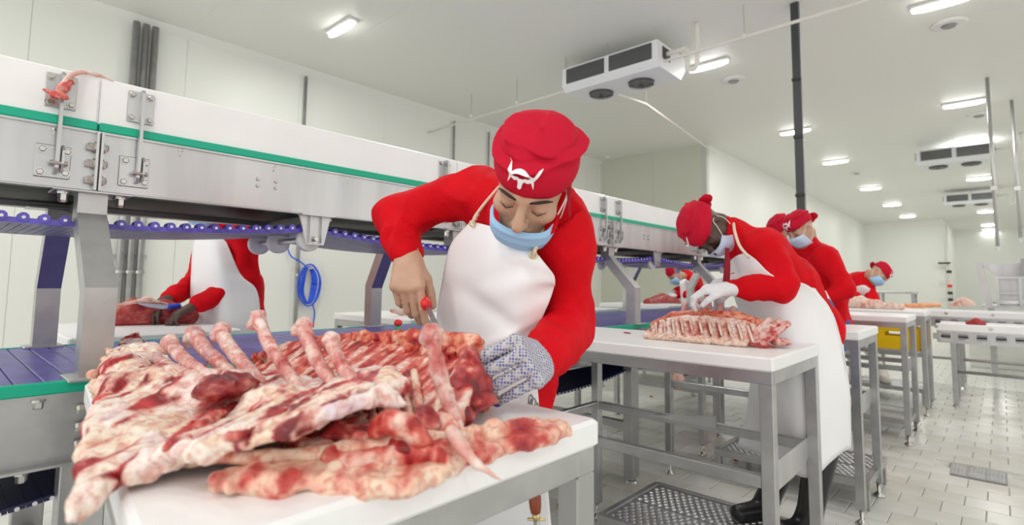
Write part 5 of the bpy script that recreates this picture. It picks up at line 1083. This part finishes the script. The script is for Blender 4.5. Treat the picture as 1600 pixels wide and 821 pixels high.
for k, x in enumerate((-.655, -.625, -.595)): s.cap((x+.015, 2.12, 1.03-.005*k), (x-.04, 2.03, .955), .014, .012, .008)
s.ell((-.60, 2.10, .955), (.035, .04, .016), .02); s.mesh('rib_ends', .0045, meatmat('rib_end_flesh', [(.3, dkred), (.42, (.5, .06, .06)), (.5, (.72, .38, .34)), (.6, (.82, .66, .62))], 22), rk, disp=lambda P: .005*noise(P, 50, 9, 2))
SDF().chain([(-.68, 2.02, .945), (-.64, 2.03, .946), (-.60, 2.04, .942)], [.007, .008, .004]).mesh('loose_strip', .004, 'lean', rk)
# meat beyond the conveyor at left
t = thing('dark_meat_cut', 'long dark red cut on the white table beyond the conveyor, under the blue-handled knife', 'meat', (-3.08, .75, BZ))
SDF().chain([atx(172, 500, -3.08), atx(210, 486, -3.08), atx(255, 484, -3.05), atx(300, 492, -3.02)], [.035, .055, .045, .03], .03).cap((-3.1, .6, .955), (-3.02, .9, .95), .03, .03, .03).mesh('muscle', .006, 'lean', t, disp=lambda P: .008*noise(P*[1, 1, 2.5], 22, 3, 3))
SDF().chain([atx(180, 478, -3.02), atx(230, 468, -3.0), atx(262, 476, -3.0)], [.006, .012, .007]).mesh('fat_seam', .005, 'ribs', t)
# pieces on other tables
def piece(label, pts, rs, m, h=.008, seed=1, name='meat_cut', amp=.008, grp='meat cuts on other surfaces'):
    t = thing(name, label, 'meat', (np.mean([p[0] for p in pts]), np.mean([p[1] for p in pts]), min(p[2]-r for p, r in zip(pts, rs))), grp)
    SDF().chain(pts, rs, .02).mesh('flesh', h, m, t, disp=lambda P: amp*noise(P, 24, seed, 3)); return t
def onz(x, y, z=.95): return atz(x, y, z)
piece('ragged red scrap on the far white table, seen beneath the bare knife hand', [atx(612, 486, -2.9), atx(635, 490, -2.88), atx(660, 484, -2.86)], [.012, .025, .02], 'ribs', .006, 3)
piece('small pale-rimmed meat tray piece seen between the apron and the left sleeve', [atx(862, 480, -2.75), atx(878, 480, -2.75)], [.02, .02], 'ribs', .007, 4)
piece('dark red cut under the small crouched butcher', [atx(1012, 474, -2.95), atx(1035, 468, -2.95), atx(1058, 474, -2.92)], [.05, .07, .05], 'lean', .01, 5)
t5 = [at(1325, 470, 6.45), at(1350, 472, 6.42), at(1385, 477, 6.38)]
piece('large pink and white cut on the fifth table under the leaning butcher', [at(1322, 472, 6.45), at(1345, 474, 6.42), at(1375, 478, 6.38), at(1408, 480, 6.34)], [.07, .06, .045, .03], 'ribs', .009, 6, amp=.018)
piece('orange-tipped thin end of meat lying at the right end of the fifth table', [at(1410, 478, 6.4), at(1440, 478, 6.4), at(1468, 477, 6.4)], [.02, .022, .02], meatmat('orange_fat', [(.3, (.75, .2, .1)), (.5, (.85, .40, .2)), (.7, (.85, .55, .35))], 12), .008, 7)
piece('pale red trimmings on the farther raised conveyor', [at(1490, 476, 8.2), at(1505, 472, 8.2), at(1520, 475, 8.2)], [.03, .05, .03], 'ribs', .01, 8)
piece('bright red lump on the nearer low conveyor', [at(1512, 505, 6.95), at(1525, 503, 6.95), at(1537, 506, 6.95)], [.02, .035, .025], 'lean', .007, 9)
hm = atx(1055, 590, -1.54); th_ = piece('meaty bone hanging on a steel hook below the conveyor, behind the second table', [hm+Zv*.06, hm, hm-Zv*.03+CR*.02], [.025, .05, .045], 'ribs', .007, 10, name='hanging_meat')
MB().tube([(hm[0], hm[1], hm[2]+.07), (hm[0], hm[1], .74), (hm[0]-.05, hm[1], .745)], .004, 8).build('meat_hook', 'steel', th_)
piece('tiny red shred by the far end of table two', [atz(975, 520, BZ+.003), atz(985, 521, BZ+.003)], [.003, .003], 'lean', .002, 11, name='meat_scrap', amp=.001)
piece('small red crumb on the nearest board right of the belly strip', [atz(880, 672, BZ+.003), atz(890, 673, BZ+.003)], [.0035, .003], 'lean', .002, 12, name='meat_scrap', amp=.001)
for k, (x, y) in enumerate(((1018, 620), (1105, 660), (875, 790), (885, 665), (1150, 720), (1425, 650))):
    p = atz(x, y, .008); o = SDF().ell(p, (.018, .012, .006)).mesh('meat_scrap', .004, 'lean', disp=lambda P: .003*noise(P, 90, 2, 2)); tag(o, 'tiny red scrap of meat on the tiled floor, %s' % ('under the second table', 'right of the second table inner leg', 'beside the nearest table leg', 'below the glove on the grating', 'near the black boots', 'on the open floor at right')[k], 'scrap', 'red scraps on the floor')
# shred caught on the bracket, with a long pale sinew
t = thing('meat_shred', 'red shred with a long pale sinew draped over the conveyor side board at upper left', 'meat', (-1.78, .21, 1.62))
SDF().chain([atx(112, 128, -1.765), atx(98, 138, -1.755), atx(90, 150, -1.75)], [.006, .010, .008], .01).chain([atx(70, 140, -1.755), atx(85, 148, -1.75), atx(104, 152, -1.75)], [.003, .009, .004], .008).mesh('shred', .0028, meatmat('shred_flesh', [(.3, (.4, .02, .02)), (.5, (.66, .1, .08)), (.65, (.8, .5, .45))], 30), t, disp=lambda P: .005*noise(P, 70, 2, 2))
MB().tube(crom([atx(96, 135, -1.755), atx(108, 120, -1.765), atx(128, 113, -1.79), atx(152, 117, -1.80), atx(178, 126, -1.80)], 7), [.006]*22+[.005, .004, .004, .003, .003, .003, .003], 8).build('sinew', 'tendon', t, True)
# emergency stop knob and round green-rimmed dish behind the carcass
t = thing('stop_button', 'round red push knob on the conveyor edge behind the carcass', 'button', atx(622, 512, -1.61)); p = atx(622, 505, -1.61)
MB().tube([p-Zv*.03, p-Zv*.012], .010, 12).build('stem', 'green', t, True); SDF().ell(p, (.015, .015, .013)).mesh('knob', .003, 'knifer', t)
